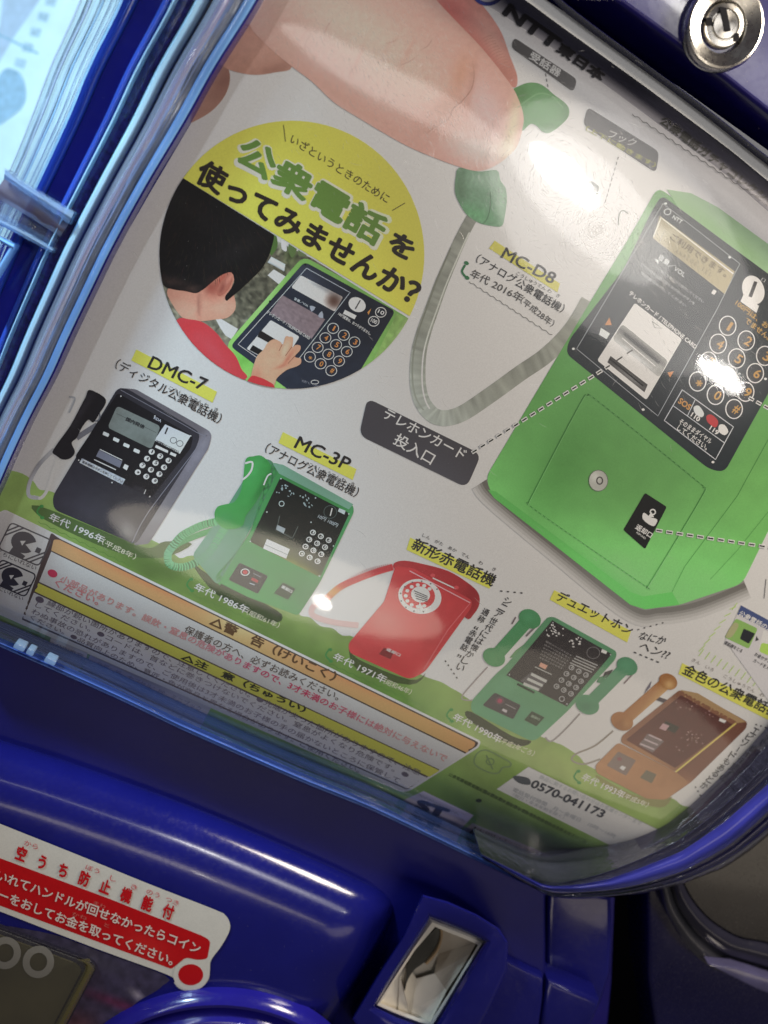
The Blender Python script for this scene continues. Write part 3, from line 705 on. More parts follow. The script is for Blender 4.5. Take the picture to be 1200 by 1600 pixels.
q.poly([(1115, 452), (1111, 458), (1116, 461), (1120, 455)], (210, 208, 206), 7)
for (x, y) in ((1040, 318), (896, 545), (1005, 640), (1114, 722), (1196, 592), (1140, 402)): q.poly(ell(x, y, 2.4, 2.0, 8), (206, 204, 200), 7)
q.done('plate_lettering', BIG)
q = Print()
q.poly(rounded([(992, 473), (1066, 530), (1010, 625), (933, 563)], 4), mottle(brush((212, 208, 200), (1020, 520, 40, 10, 38, (222, 218, 212), .6)), .02, 8), 7, 6)
q.line([(1019, 502), (1023, 512), (1034, 513), (1019, 502)], .9, (120, 118, 114), 8)
q.poly(rounded([(972, 506), (1044, 564), (1030, 590), (957, 530)], 6), mottle(brush((150, 146, 138), (1000, 540, 50, 5, 38, (60, 56, 52), .9), (990, 555, 50, 4, 38, (206, 202, 196), .7)), .08, 5), 8, 3)
q.line([(975, 521), (1030, 567)], 4.5, (48, 46, 44), 9); q.line([(972, 528), (1024, 572)], 1.5, (230, 228, 222), 9)
q.poly([(954, 556), (1012, 601), (1007, 613), (949, 566)], brush((70, 66, 62), (985, 590, 30, 4, 38, (170, 166, 160), .6)), 8, 4); q.line([(952, 560), (1005, 603)], 2.4, (28, 26, 26), 9)
q.done('card_slot', BIG, 'white telephone card slot')
q = Print()
q.poly(ell(1177, 453, 17, 23, 26, ang=-18), brush((206, 202, 194), (1170, 445, 10, 12, 0, (222, 218, 212), .7)), 7, 5); q.line([(1181, 440), (1172, 464)], 5.5, (70, 64, 62), 8)
q.poly([(1162, 459), (1186, 478), (1182, 489), (1157, 471)], (218, 214, 208), 8)
q.text('100円は、おつり', (1148, 476), (1215, 528), 9, (206, 164, 60), 7, .02); q.text('でません。', (1163, 503), (1200, 532), 9, (206, 164, 60), 7, .02)
q.ring(1212, 455, 6, 8, 1.2, (200, 196, 190), 7); q.text('▯', (1189, 438), (1194, 441), 5, (200, 196, 190), 7)
q.done('coin_slot', BIG)
for i, t in enumerate('123456789*0#'):
    x, y = ((1137, 509), (1166, 532), (1195, 556), (1122, 537), (1151, 560), (1180, 583), (1107, 565), (1136, 589), (1165, 612), (1090, 596), (1118, 617), (1147, 639))[i]
    q = Print(); q.poly(ell(x, y, 12, 14.5, 20, ang=-30), (66, 66, 68), 6); q.ring(x, y, 13, 15, 1.7, (196, 192, 188), 7, 24)
    q.text(t, (x - 4.2, y + 4.5), (x + 3.6, y + 9.4), 14 if t != '*' else 10, (204, 158, 62), 7, .02); q.done('button_picture', BIG)
q = Print()
q.line([(1066, 609), (1146, 667), (1118, 718), (1038, 657), (1066, 609)], 1.3, (190, 188, 186), 7); q.line([(1052, 634), (1132, 692)], 1.1, (190, 188, 186), 7); q.line([(1086, 625), (1074, 650)], 1.1, (190, 188, 186), 7)
q.text('SOS', (1059, 629), (1076, 641), 9, (214, 158, 60), 7, .03); q.poly(smooth([(1084, 636), (1092, 634), (1100, 646), (1096, 652), (1086, 646)], 3), (196, 194, 192), 7); q.text('110', (1079, 650), (1091, 659), 7, (206, 204, 200), 7, .03)
q.poly(smooth([(1104, 650), (1112, 648), (1122, 658), (1118, 668), (1106, 660)], 3), (206, 50, 54), 7); q.poly(smooth([(1124, 664), (1132, 664), (1138, 674), (1132, 680), (1123, 674)], 3), (210, 206, 204), 7); q.text('119', (1108, 671), (1120, 680), 7, (206, 204, 200), 7, .03)
q.text('そのままダイヤル', (1060, 661), (1109, 694), 9, (206, 204, 200), 8, .015); q.text('してください。', (1057, 671), (1103, 704), 9, (206, 204, 200), 8, .015)
q.done('sos_panel', BIG)
q = Print()
door = smooth([(918, 619), (936, 628), (1085, 748), (1098, 762), (1096, 776), (1018, 906), (1010, 915), (1000, 910), (838, 798), (828, 784), (832, 772), (905, 632)], 4)
q.line(door, 1.2, (74, 142, 60), 6, True); q.line([(x + 1.2, y + 1.2) for x, y in door], .7, (134, 196, 112), 6, True)
q.poly(ell(935, 751, 15.5, 17, 24), brush((166, 162, 148), (930, 745, 8, 8, 0, (196, 192, 178), .7)), 7, 4); q.ring(937, 751, 4.5, 5.5, 2, (92, 86, 80), 8); q.ring(935, 751, 15, 16.5, 1, (110, 120, 96), 8)
q.done('cash_door', BIG)
q = Print()
q.poly(rounded([(1008, 770), (1042, 792), (1008, 858), (974, 828)], 3), (34, 34, 32), 7); q.text('返却口', (992, 826), (1016, 841), 9, (200, 198, 192), 8, .03); q.text('REFUND', (994, 833), (1008, 843), 3, (180, 178, 172), 8, .01)
q.poly(smooth([(1006, 801), (1016, 808), (1027, 812), (1022, 822), (1012, 818), (1004, 810)], 3), (206, 204, 196), 8); q.ring(1020, 800, 4, 4, 2, (206, 204, 196), 8)
q.poly([(1012, 808), (1018, 800), (1022, 808)], (206, 204, 196), 8)
q.done('return_slot_picture', BIG)
# leader lines with white dash outlines
q = Print()
def leader(a, b, n):
    for i in range(n):
        t0 = (i + .18) / n; t1 = (i + .82) / n; P = [(a[0] + (b[0] - a[0]) * t, a[1] + (b[1] - a[1]) * t) for t in (t0, t1)]
        q.line(P, 5.5, (206, 206, 190), 10); q.line([(P[0][0] * .9 + P[1][0] * .1, P[0][1] * .9 + P[1][1] * .1), (P[0][0] * .1 + P[1][0] * .9, P[0][1] * .1 + P[1][1] * .9)], 2.2, (50, 54, 44), 11)
leader((735, 709), (956, 569), 17); q.dash((960, 566), (992, 544), 2, 2, (60, 56, 52), 11); q.done('leader_line', card); q = Print(); leader((1022, 828), (1215, 857), 12); q.done('leader_line', card); q = Print(); leader((1168, 620), (1215, 646), 4); q.done('leader_line', card)

def keypad(k, o, dx, dy, r, ringc, layer, digits=True, fill=None):
    for i, t in enumerate('123456789*0#'):
        rr, cc = divmod(i, 3); x = o[0] + dx[0] * cc + dy[0] * rr; y = o[1] + dx[1] * cc + dy[1] * rr
        if fill: k.poly(ell(x, y, r, r * .92, 12), fill, layer)
        else: k.ring(x, y, r * .86, r * .8, r * .34, ringc, layer, 12)
        if digits: k.text(t, (x - r * .34, y + r * .2), (x + r * .26, y + r * .52), r * (1.05 if t != '*' else .7), (40, 36, 36) if fill else ringc, layer + 1, .03)
# ---- black phone
b = Print()
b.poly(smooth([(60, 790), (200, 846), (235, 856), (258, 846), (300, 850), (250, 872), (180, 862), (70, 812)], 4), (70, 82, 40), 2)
b.poly(rounded([(184, 606), (212, 608), (332, 676), (326, 700), (232, 850), (210, 852), (206, 820), (300, 690), (200, 616)], [6, 4, 10, 6, 4, 3, 3, 3, 3]), mottle(brush((86, 76, 74), (320, 690, 10, 60, 32, (104, 94, 92), .8), (250, 800, 20, 40, 32, (100, 90, 84), .7)), .04, 12), 3, 6)
b.poly(rounded([(184, 606), (200, 608), (314, 676), (306, 702), (212, 851), (84, 796), (82, 776)], [8, 6, 12, 20, 8, 14, 10]), mottle(brush((48, 43, 45), (150, 800, 60, 20, 25, (56, 50, 52), .8), (200, 830, 20, 14, 60, (112, 100, 88), .6), (196, 720, 60, 60, 0, (34, 30, 32), .6)), .05, 12), 4, 6)
b.line(smooth([(188, 609), (308, 676), (314, 690), (232, 800), (206, 849)], 4, False), 1.0, (100, 92, 92), 5)
b.done('black_payphone_picture', card, 'printed black payphone with its receiver on the left'); BLK = bpy.data.objects['black_payphone_picture']
b = Print()
b.poly(rounded([(184, 614), (302, 682), (298, 700), (236, 778), (120, 718), (118, 712)], 5), mottle((26, 23, 25), .12, 8), 5, 7)
b.poly(rounded([(183, 634), (251, 666), (237, 702), (168, 668)], 6), mottle(brush((94, 92, 82), (225, 690, 20, 10, 25, (80, 78, 68), .7)), .05, 7), 6, 4); b.text('国内発信', (196, 657), (224, 670), 6, (44, 42, 40), 7, .04); b.line([(182, 646), (244, 676)], .6, (64, 62, 56), 7)
for i in range(4): b.poly(rounded([(162 + 16 * i, 674 + 8.7 * i), (171 + 16 * i, 678 + 8.7 * i), (169 + 16 * i, 683 + 8.7 * i), (160 + 16 * i, 679 + 8.7 * i)], 1.5), (150, 146, 142), 6)
b.poly([(258, 663), (298, 681), (281, 709), (241, 688)], (142, 134, 128), 6); b.line([(262, 668), (258, 678)], 2.4, (50, 44, 44), 7); b.ring(271, 688, 5, 4.6, .9, (60, 54, 54), 7); b.ring(281, 693, 5, 4.6, .9, (60, 54, 54), 7); b.text('100円硬貨のおつりは出ません', (243, 690), (279, 708), 3.5, (50, 44, 44), 7, .03)
b.poly([(244, 695), (263, 704), (262, 708), (242, 699)], (150, 142, 136), 6); b.poly([(267, 706), (276, 710), (274, 714), (265, 710)], (150, 142, 136), 6)
b.poly([(155, 703), (191, 721), (187, 731), (150, 713)], (92, 86, 88), 6); b.line([(156, 702), (191, 719)], 1.2, (170, 164, 160), 7); b.line([(147, 718), (181, 734)], 1.4, (160, 154, 150), 7); b.poly([(195, 725), (201, 728), (198, 735), (192, 731)], (170, 164, 160), 7)
b.poly([(128, 716), (196, 749), (191, 757), (124, 723)], mottle((130, 124, 120), .25, 3), 6, 3); b.text('緊急通報はボタンを押してください', (128, 723), (190, 754), 4, (50, 46, 46), 7, .02)
keypad(b, (237, 706), (13.2, 6.8), (-7.2, 10.6), 4.8, (150, 142, 136), 6, True, (160, 152, 146))
for (x, y) in ((189, 619), (298, 681), (123, 719), (234, 776), (242, 650), (175, 754)): b.poly(ell(x, y, 1.2, 1.2, 6), (170, 164, 160), 6)
b.poly([(211, 757), (228, 765), (225, 772), (208, 763)], (40, 36, 38), 6); b.line([(228, 765), (225, 772)], 1, (150, 144, 140), 7)
b.text('KDA', (240, 654), (251, 660), 4, (140, 132, 128), 6, .02)
b.done('front_plate', BLK)
b = Print()
b.line(smooth([(85, 702), (62, 725), (47, 752), (45, 774), (60, 778)], 6, False), 6, brush((112, 104, 96), (60, 725, 10, 30, 0, (84, 76, 72), .6)), 3); b.line(smooth([(92, 710), (82, 740), (74, 765), (64, 778), (52, 776)], 6, False), 5, (126, 116, 104), 2)
b.line(smooth([(108, 620), (117, 622), (114, 632), (108, 645)], 4, False), 2.6, (120, 114, 108), 5)
b.poly([(118, 680), (150, 660), (152, 668), (122, 688)], (90, 84, 82), 3)
b.poly(smooth([(140, 609), (134, 620), (126, 635), (110, 665), (92, 690), (82, 706), (88, 712), (98, 718), (110, 716), (117, 706), (112, 692), (120, 684), (128, 668), (138, 656), (146, 660), (156, 645), (165, 630), (162, 620)], 4),
       mottle(brush((30, 26, 28), (130, 640, 6, 40, 30, (50, 44, 46), .7)), .1, 8), 6, 4)
b.ring(150, 650, 6, 8, 2.2, (90, 86, 84), 5)
b.done('handset_picture', BLK)

# ---- dark green phone with coiled cord
b = Print(gain=.84)
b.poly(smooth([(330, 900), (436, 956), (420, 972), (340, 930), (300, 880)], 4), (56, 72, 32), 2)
b.poly(rounded([(402, 716), (424, 718), (434, 735), (390, 830), (372, 860), (340, 915), (300, 868), (356, 790)], 8), mottle(brush((92, 134, 100), (330, 860, 30, 30, 40, (116, 140, 116), .8), (400, 770, 20, 50, 30, (64, 124, 62), .7)), .03, 12), 4, 6)
b.poly(rounded([(424, 722), (440, 726), (552, 790), (553, 800), (500, 910), (466, 962), (342, 916), (336, 900), (372, 860), (392, 830)], [8, 5, 8, 8, 8, 6, 12, 10, 10, 10]), mottle(brush((62, 138, 70), (480, 930, 50, 30, 25, (66, 118, 70), .7), (545, 810, 8, 80, 30, (84, 150, 92), .7), (380, 880, 40, 30, 30, (78, 130, 84), .7)), .03, 12), 4, 6)
b.poly([(426, 724), (442, 726), (552, 788), (545, 796), (436, 740)], (124, 158, 126), 5)
b.done('dark_green_payphone_picture', card, 'printed dark green payphone with a coiled cord'); DGP = bpy.data.objects['dark_green_payphone_picture']
b = Print(gain=.84)
b.poly(rounded([(438, 746), (546, 802), (500, 902), (390, 846)], 4), mottle(brush((28, 34, 30), (450, 860, 70, 16, 25, (130, 122, 84), .75), (460, 885, 60, 10, 25, (176, 168, 50), .7)), .1, 8), 6, 5)
for k_ in range(26): 
    x, y = R.choice(((438, 768), (452, 772), (476, 778), (482, 790), (446, 762))); x += R.uniform(-7, 7); y += R.uniform(-5, 5); b.poly(ell(x, y, R.uniform(.8, 2.4), R.uniform(.6, 1.6), 6, ang=R.uniform(0, 90)), (150, 156, 148), 7)
b.ring(440, 787, 4, 4, 1.2, (170, 170, 162), 7, 10); b.ring(516, 800, 10, 10, .8, (90, 100, 92), 7); b.line([(519, 794), (516, 806)], 1.8, (190, 186, 178), 7)
b.text('10円 100円', (496, 809), (526, 824), 6, (160, 158, 150), 7, .01); b.line([(437, 806), (432, 828), (457, 841), (466, 822)], 1, (96, 98, 90), 7)
b.poly([(433, 820), (446, 826), (443, 834), (431, 828)], (150, 146, 138), 7); b.poly([(417, 842), (453, 858), (447, 873), (411, 857)], (196, 188, 168), 7); b.line([(414, 851), (450, 867)], .8, (120, 116, 100), 8)
b.poly([(530, 794), (540, 798), (538, 804), (528, 799)], (170, 168, 160), 7)
keypad(b, (489, 832), (12.3, 6), (-5.8, 11), 4.6, (178, 174, 162), 7)
for (x, y) in ((439, 748), (545, 803), (391, 846), (499, 900), (493, 778), (486, 816), (417, 800), (521, 853)): b.poly(ell(x, y, 1.2, 1.2, 6), (170, 168, 160), 7)
b.done('front_plate', DGP)
b = Print(gain=.84)
b.poly(rounded([(374, 879), (419, 900), (403, 928), (357, 906)], 3), (52, 50, 50), 6); b.ring(383, 894, 6.4, 5, 1.4, (180, 168, 160), 7); b.poly(ell(383, 894, 4, 3.4, 10), (184, 50, 58), 7); b.poly([(394, 902), (404, 907), (402, 911), (392, 906)], (170, 50, 56), 7); b.line([(396, 896), (408, 902)], 1.2, (120, 116, 114), 7); b.line([(390, 911), (398, 914)], 1.4, (150, 146, 144), 7)
b.poly([(442, 910), (462, 920), (450, 937), (428, 927)], (44, 70, 48), 6); b.text('返却口', (439, 918), (455, 927), 5, (176, 176, 166), 7, .03)
b.line([(344, 914), (440, 962)], 5, (40, 58, 32), 6)
b.done('lower_plate', DGP)
b = Print(gain=.84)
b.line(smooth([(400, 822), (345, 826), (322, 832), (300, 840), (278, 850), (262, 865)], 5, False)[6:], 9, brush((76, 136, 78), (320, 832, 14, 10, 0, (66, 140, 70), .6)), 3)
def coil(pts, n, w, c1, c2):
    pp = smooth(pts, 24, False)
    b.line(pp, w, c2, 4)
    for i in range(n):
        k = int((len(pp) - 2) * i / n); x, y = pp[k]; dx, dy = pp[k + 1][0] - x, pp[k + 1][1] - y; l = math.hypot(dx, dy) or 1
        nx, ny = -dy / l, dx / l
        b.line([(x - nx * w * .56, y - ny * w * .56), (x + dx / l * 1.5, y + dy / l * 1.5), (x + nx * w * .56, y + ny * w * .56)], 2.4, c1(x, y) if callable(c1) else c1, 5)
coil([(338, 815), (318, 820), (300, 828), (283, 838), (268, 856), (262, 868), (266, 882), (285, 886), (308, 878), (328, 862), (342, 840), (352, 824)], 58, 11, brush((92, 156, 96), (270, 860, 20, 26, 0, (96, 150, 110), .9), (320, 870, 30, 20, 0, (104, 140, 104), .8)), (60, 110, 62))
b.line(smooth([(383, 724), (394, 722), (393, 734), (386, 744), (378, 750)], 4, False), 3, (196, 196, 190), 8); b.line(smooth([(424, 740), (418, 744), (412, 758)], 4, False), 2.2, (204, 204, 196), 8)
b.poly(smooth([(384, 718), (396, 713), (408, 712), (420, 722), (424, 734), (420, 748), (408, 770), (396, 790), (384, 806), (380, 820), (368, 826), (352, 826), (340, 818), (335, 804), (340, 792), (352, 788), (366, 784), (376, 768), (380, 748)], 4),
       mottle(brush((50, 140, 58), (400, 730, 10, 30, 20, (70, 154, 78), .7), (350, 810, 14, 10, 0, (58, 136, 70), .7), (410, 760, 5, 30, 30, (34, 104, 44), .6)), .03, 10), 7, 4)
b.done('handset_picture', DGP)

# ---- red dial phone
b = Print()
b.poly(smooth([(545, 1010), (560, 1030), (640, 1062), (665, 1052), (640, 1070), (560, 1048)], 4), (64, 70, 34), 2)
b.line(smooth([(614, 886), (590, 893), (560, 904), (530, 918), (510, 936)], 6, False), 10, brush((164, 38, 44), (520, 925, 20, 14, 0, (206, 140, 60), .9)), 3)
for i in range(30):
    t = i / 29; x, y = 514 + 96 * t, 932 - 46 * t + 10 * math.sin(t * 3.1) * -1; b.line([(x - 1, y - 5), (x + 2, y + 5)], 1, brush((140, 28, 34), (520, 925, 20, 14, 0, (180, 120, 50), .9)), 4)
b.line(smooth([(500, 940), (488, 950), (490, 962), (520, 972), (560, 977)], 6, False), 9, (176, 128, 118), 3)
b.poly(smooth([(618, 890), (616, 880), (632, 876), (660, 881), (700, 892), (730, 910), (747, 926), (749, 944), (740, 960), (728, 966), (700, 930), (650, 900)], 4), mottle(brush((146, 30, 36), (735, 935, 12, 24, 20, (126, 22, 28), .7)), .04, 10), 4, 5)
b.poly(rounded([(618, 884), (646, 888), (738, 938), (736, 950), (664, 1050), (640, 1062), (546, 1020), (544, 1006), (600, 940)], [5, 4, 8, 4, 10, 10, 12, 6, 4]), mottle(brush((164, 42, 44), (650, 900, 60, 20, 25, (158, 34, 38), .7), (600, 970, 50, 30, 30, (206, 120, 100), .55), (600, 1030, 60, 16, 25, (150, 36, 38), .7), (680, 1020, 30, 40, 30, (156, 44, 44), .5)), .03, 12), 5, 5)
b.line([(640, 892), (735, 942)], 1.5, (196, 130, 124), 6); b.line([(735, 942), (700, 984), (662, 1046)], 1, (196, 90, 88), 6); b.poly(ell(676, 899, 4, 3, 8), (196, 60, 60), 7); b.poly(ell(713, 918, 4, 3, 8), (196, 60, 60), 7); b.line([(676, 903), (712, 920)], 1.8, (206, 180, 172), 7)
b.poly([(600, 1012), (616, 1018), (610, 1030), (592, 1022)], (112, 34, 34), 6); b.text('返却口', (603, 1016), (624, 1026), 5, (200, 170, 160), 7, .02)
b.done('red_dial_phone_picture', card, 'printed red telephone with a round dial'); RED = bpy.data.objects['red_dial_phone_picture']
b = Print()
b.poly(ell(656, 932, 34, 27, 32, ang=12), brush((176, 160, 150), (656, 932, 20, 16, 0, (170, 150, 142), .5)), 7, 6); b.poly(ell(654, 930, 26, 21, 28, ang=12), (168, 50, 48), 8); b.poly(ell(657, 929, 15, 12.5, 22, ang=12), (176, 168, 158), 9)
for i in range(10):
    a = math.radians(-40 - i * 28); b.poly(ell(655 + 21 * math.cos(a), 931 + 17 * math.sin(a), 3.2, 2.8, 10), (196, 180, 170), 9)
    b.poly(ell(656 + 30.5 * math.cos(a + .2), 932 + 24 * math.sin(a + .2), 1.4, 1.2, 6), (70, 60, 58), 9)
for i in range(4): b.line([(647 + i * 1, 923 + i * 4), (668 + i * 0, 932 + i * 2.6)], 1.4, (70, 62, 58), 10)
b.poly([(656, 941), (663, 953), (652, 950)], (150, 140, 132), 10)
b.done('dial', RED)

# ---- duet phone
DG = (92, 136, 92)
b = Print(gain=.87)
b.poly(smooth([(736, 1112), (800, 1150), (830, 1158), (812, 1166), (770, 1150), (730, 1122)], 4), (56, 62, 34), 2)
b.poly(rounded([(856, 964), (866, 964), (964, 1018), (962, 1030), (886, 1112), (834, 1160), (736, 1112), (736, 1096), (776, 1052), (790, 1040)], [6, 4, 6, 6, 6, 12, 8, 8, 10, 8]), mottle(brush(DG, (800, 1120, 60, 30, 25, (88, 132, 96), .8), (860, 1150, 30, 20, 0, (96, 140, 98), .7), (790, 1070, 20, 20, 0, (104, 146, 104), .6)), .03, 12), 4, 6)
b.done('duet_payphone_picture', card, 'printed green payphone with two receivers'); DUO = bpy.data.objects['duet_payphone_picture']
b = Print(gain=.87)
b.poly([(863, 969), (956, 1022), (886, 1104), (791, 1055)], mottle(brush((52, 44, 42), (820, 1060, 20, 14, 0, (44, 38, 38), .5)), .1, 8), 5, 6)
for k_ in range(34):
    x, y = R.choice(((865, 982), (872, 988), (896, 1000), (900, 1006), (860, 990))); x += R.uniform(-8, 8); y += R.uniform(-6, 6); b.poly(ell(x, y, R.uniform(.8, 2.2), R.uniform(.6, 1.4), 6, ang=R.uniform(0, 90)), (176, 168, 152), 6)
b.ring(927, 1020, 10, 9, .9, (110, 100, 92), 6); b.poly([(941, 1014), (949, 1018), (947, 1022), (939, 1019)], (190, 182, 168), 6)
for i in range(6): b.text('電話のかけ方を示す小さな文字' [i:i + 9], (852 - i * 2, 1003 + 5 * i), (893 - i * 3, 1026 + 4 * i), 2.6, (130, 118, 108), 6)
for i in range(4): b.line([(900 - i * 3, 1025 + i * 3.5), (934 - i * 3, 1040 + i * 3.5)], 1.5, (140, 130, 118), 6)
b.poly([(845, 1035), (856, 1040), (852, 1046), (842, 1041)], (196, 140, 110), 6); b.line([(836, 1042), (862, 1054)], 1.2, (150, 140, 126), 6)
b.poly([(830, 1050), (855, 1062), (843, 1080), (813, 1064)], (84, 76, 72), 6)
for i in range(3): b.line([(830 - i * 6, 1053 + i * 7.5), (854 - i * 6, 1065 + i * 6.5)], 4.4, (152, 142, 128), 7)
keypad(b, (893, 1043), (11.3, 5.8), (-7.8, 9.8), 4.4, (132, 122, 112), 6); b.ring(878, 1092, 4, 4, 1.2, (140, 130, 120), 6, 10)
for (x, y) in ((864, 973), (954, 1023), (796, 1054), (886, 1100), (908, 998)): b.poly(ell(x, y, 1.2, 1.2, 6), (150, 140, 130), 6)
b.poly([(809, 1067), (836, 1081), (834, 1084), (807, 1070)], (40, 60, 40), 6)
b.poly(rounded([(773, 1082), (814, 1102), (802, 1124), (754, 1102)], 3), (64, 56, 54), 6); b.ring(781, 1095, 6, 5, 1.2, (120, 80, 86), 7); b.poly(ell(781, 1095, 4.2, 3.6, 10), (158, 56, 80), 7); b.line([(790, 1100), (806, 1108)], 1.4, (120, 106, 100), 7); b.poly([(786, 1107), (793, 1110), (791, 1114), (784, 1110)], (150, 134, 126), 7)
b.poly([(831, 1111), (851, 1121), (838, 1135), (819, 1125)], (60, 72, 50), 6); b.text('返却口', (829, 1120), (842, 1126), 4, (130, 136, 110), 7, .03)
b.done('front_plate', DUO)
def handset(k, top_, bot, r1, r2, w, c, layer):
    k.line([top_, bot], lambda t: w * (1 + .25 * abs(t - .5)), c, layer)
    k.poly(smooth(ell(top_[0] + 2, top_[1] - 1, r1, r1 * .8, 10, ang=30), 3), c, layer + 1, 4); k.poly(smooth(ell(bot[0] - 2, bot[1] + 1, r2, r2 * .78, 10, ang=25), 3), c, layer + 1, 4)
b = Print(gain=.87)
b.line(smooth([(762, 1042), (740, 1066), (722, 1088), (728, 1094), (745, 1092), (752, 1080)], 5, False), 2, (130, 112, 104), 3)
b.line([(800, 975), (806, 964)], 2.4, (110, 92, 88), 4); b.line(smooth([(838, 978), (832, 984), (822, 994)], 4, False), 3, (110, 96, 90), 5); b.poly([(806, 1016), (820, 1006), (812, 1026), (796, 1028)], (100, 138, 86), 3)
handset(b, (826, 968), (774, 1026), 18, 18, 18, mottle(brush((70, 132, 78), (826, 962, 14, 12, 0, (86, 146, 96), .7), (775, 1030, 16, 12, 0, (88, 138, 84), .7)), .03, 9), 6)
b.done('handset_picture', DUO)
b = Print(gain=.87)
b.line(smooth([(906, 1115), (885, 1138), (862, 1158), (852, 1152)], 5, False), 2.4, (122, 108, 98), 3)
b.line([(975, 1068), (988, 1054)], 2.4, (120, 100, 92), 5); b.poly([(945, 1050), (958, 1046), (950, 1060), (942, 1058)], (50, 44, 44), 5); b.poly([(936, 1058), (950, 1054), (940, 1068), (932, 1066)], (84, 128, 88), 5)
handset(b, (978, 1042), (920, 1100), 17, 19, 17, mottle(brush((84, 134, 92), (980, 1040, 12, 10, 0, (96, 146, 104), .7), (915, 1105, 12, 10, 0, (72, 116, 82), .7)), .03, 9), 6)
b.done('handset_picture', DUO)

# ---- golden phone
b = Print(gain=.87)
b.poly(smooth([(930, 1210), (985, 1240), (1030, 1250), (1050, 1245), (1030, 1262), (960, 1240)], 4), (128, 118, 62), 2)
b.poly(rounded([(1062, 1078), (1086, 1082), (1168, 1128), (1166, 1138), (1080, 1222), (1040, 1250), (1056, 1206), (1150, 1126)], 5), mottle(brush((122, 72, 52), (1120, 1170, 14, 60, 45, (134, 84, 56), .6), (1070, 1230, 20, 20, 0, (170, 116, 74), .8)), .04, 10), 4, 6)
b.poly([(1064, 1078), (1090, 1083), (1166, 1128), (1150, 1130), (1070, 1090)], (170, 132, 84), 5)
b.poly(rounded([(1062, 1078), (1152, 1128), (1056, 1206), (970, 1160), (972, 1150)], 4), mottle(brush((142, 92, 62), (1010, 1180, 50, 14, 25, (170, 120, 70), .7)), .04, 10), 5, 6)
b.poly(rounded([(966, 1160), (1056, 1206), (1076, 1222), (1040, 1250), (1010, 1248), (932, 1208), (930, 1196)], 6), mottle(brush((164, 114, 72), (980, 1230, 50, 10, 25, (150, 104, 66), .6), (1050, 1240, 20, 10, 0, (176, 126, 84), .6)), .03, 10), 6, 6)
b.done('golden_payphone_picture', card, 'printed golden payphone at the right'); GLD = bpy.data.objects['golden_payphone_picture']
b = Print(gain=.87)
b.poly([(1064, 1086), (1145, 1132), (1055, 1200), (978, 1156)], mottle(brush((104, 54, 44), (1010, 1160, 30, 20, 0, (118, 68, 48), .7)), .08, 8), 6, 5); b.line([(1150, 1130), (1056, 1206)], 2.4, (206, 176, 76), 7)
for k_ in range(60):
    x, y = R.choice(((1066, 1100), (1086, 1108), (1105, 1118), (1082, 1150), (1072, 1160), (1062, 1170), (1090, 1155))); x += R.uniform(-10, 10); y += R.uniform(-8, 8); b.poly(ell(x, y, R.uniform(.6, 1.8), R.uniform(.5, 1.3), 6, ang=R.uniform(0, 90)), R.choice(((170, 130, 116), (70, 36, 32), (150, 110, 90))), 7)
b.poly([(1040, 1126), (1062, 1136), (1054, 1146), (1034, 1136)], (52, 48, 38), 7); b.poly([(1036, 1130), (1046, 1134), (1040, 1142), (1030, 1138)], (170, 130, 122), 8); b.poly([(1012, 1146), (1038, 1158), (1020, 1176), (998, 1164)], (112, 92, 84), 7)
for i in range(3): b.line([(1014 - i * 7, 1148 + i * 7), (1034 - i * 6, 1157 + i * 7)], 2.4, (160, 136, 126), 8)
b.poly([(1125, 1122), (1135, 1126), (1132, 1130), (1123, 1126)], (206, 190, 168), 7)
b.poly(rounded([(966, 1174), (994, 1188), (978, 1212), (948, 1196)], 2), (120, 98, 84), 7); b.poly(ell(968, 1186, 4, 3, 8), (140, 84, 80), 8); b.poly([(972, 1196), (978, 1199), (974, 1204), (968, 1200)], (166, 150, 138), 8); b.poly([(1010, 1203), (1026, 1210), (1018, 1224), (1000, 1215)], (110, 96, 74), 7)
b.done('front_plate', GLD)
b = Print(gain=.87)
b.line(smooth([(958, 1142), (930, 1165), (900, 1178), (894, 1188), (912, 1194), (938, 1186)], 5, False), 2.6, (124, 108, 92), 3); b.poly([(1010, 1076), (1018, 1064), (1016, 1074), (1006, 1084)], (100, 88, 96), 5); b.poly([(1022, 1086), (1044, 1094), (1042, 1100), (1020, 1092)], (74, 60, 62), 5)
handset(b, (1042, 1066), (974, 1126), 15, 18, 17, mottle(brush((162, 104, 44), (1046, 1070, 8, 8, 0, (216, 176, 116), .7), (978, 1132, 8, 6, -30, (206, 158, 96), .7), (1010, 1098, 3, 30, 50, (190, 136, 70), .6), (972, 1134, 14, 10, 0, (124, 72, 30), .5)), .04, 8), 6)
b.done('handset_picture', GLD)

# ---- little how-to comic, far right
b = Print()
for i in range(22): 
    for (o, d) in (((1152, 942), (8.6, 4.6)), ((1100, 1014), (9.4, 5.2))):
        x, y = o[0] + d[0] * i, o[1] + d[1] * i; b.line([(x, y), (x - 8, y + 11)], 1.3, (156, 166, 84), 2)
for i in range(7): b.line([(1150 - 8 * i, 948 + 10 * i), (1140 - 8 * i, 952 + 11 * i)], 1.3, (156, 166, 84), 2)
b.poly([(1158, 945), (1240, 990), (1240, 1150), (1140, 1010), (1132, 1004)], (150, 138, 128), 3); b.poly([(1158, 946), (1240, 990), (1240, 1006), (1152, 960)], (72, 80, 108), 4); b.text('公衆電話のかけ方', (1153, 961), (1222, 998), 9, (190, 184, 180), 5, .02)
b.poly(rounded([(1150, 966), (1184, 982), (1170, 1014), (1132, 996)], 4), (124, 148, 70), 4); b.poly(rounded([(1162, 982), (1180, 990), (1170, 1006), (1156, 998)], 2), (44, 44, 44), 5); b.poly(smooth([(1146, 974), (1154, 976), (1150, 986), (1142, 996), (1134, 994)], 4), (150, 140, 96), 5)
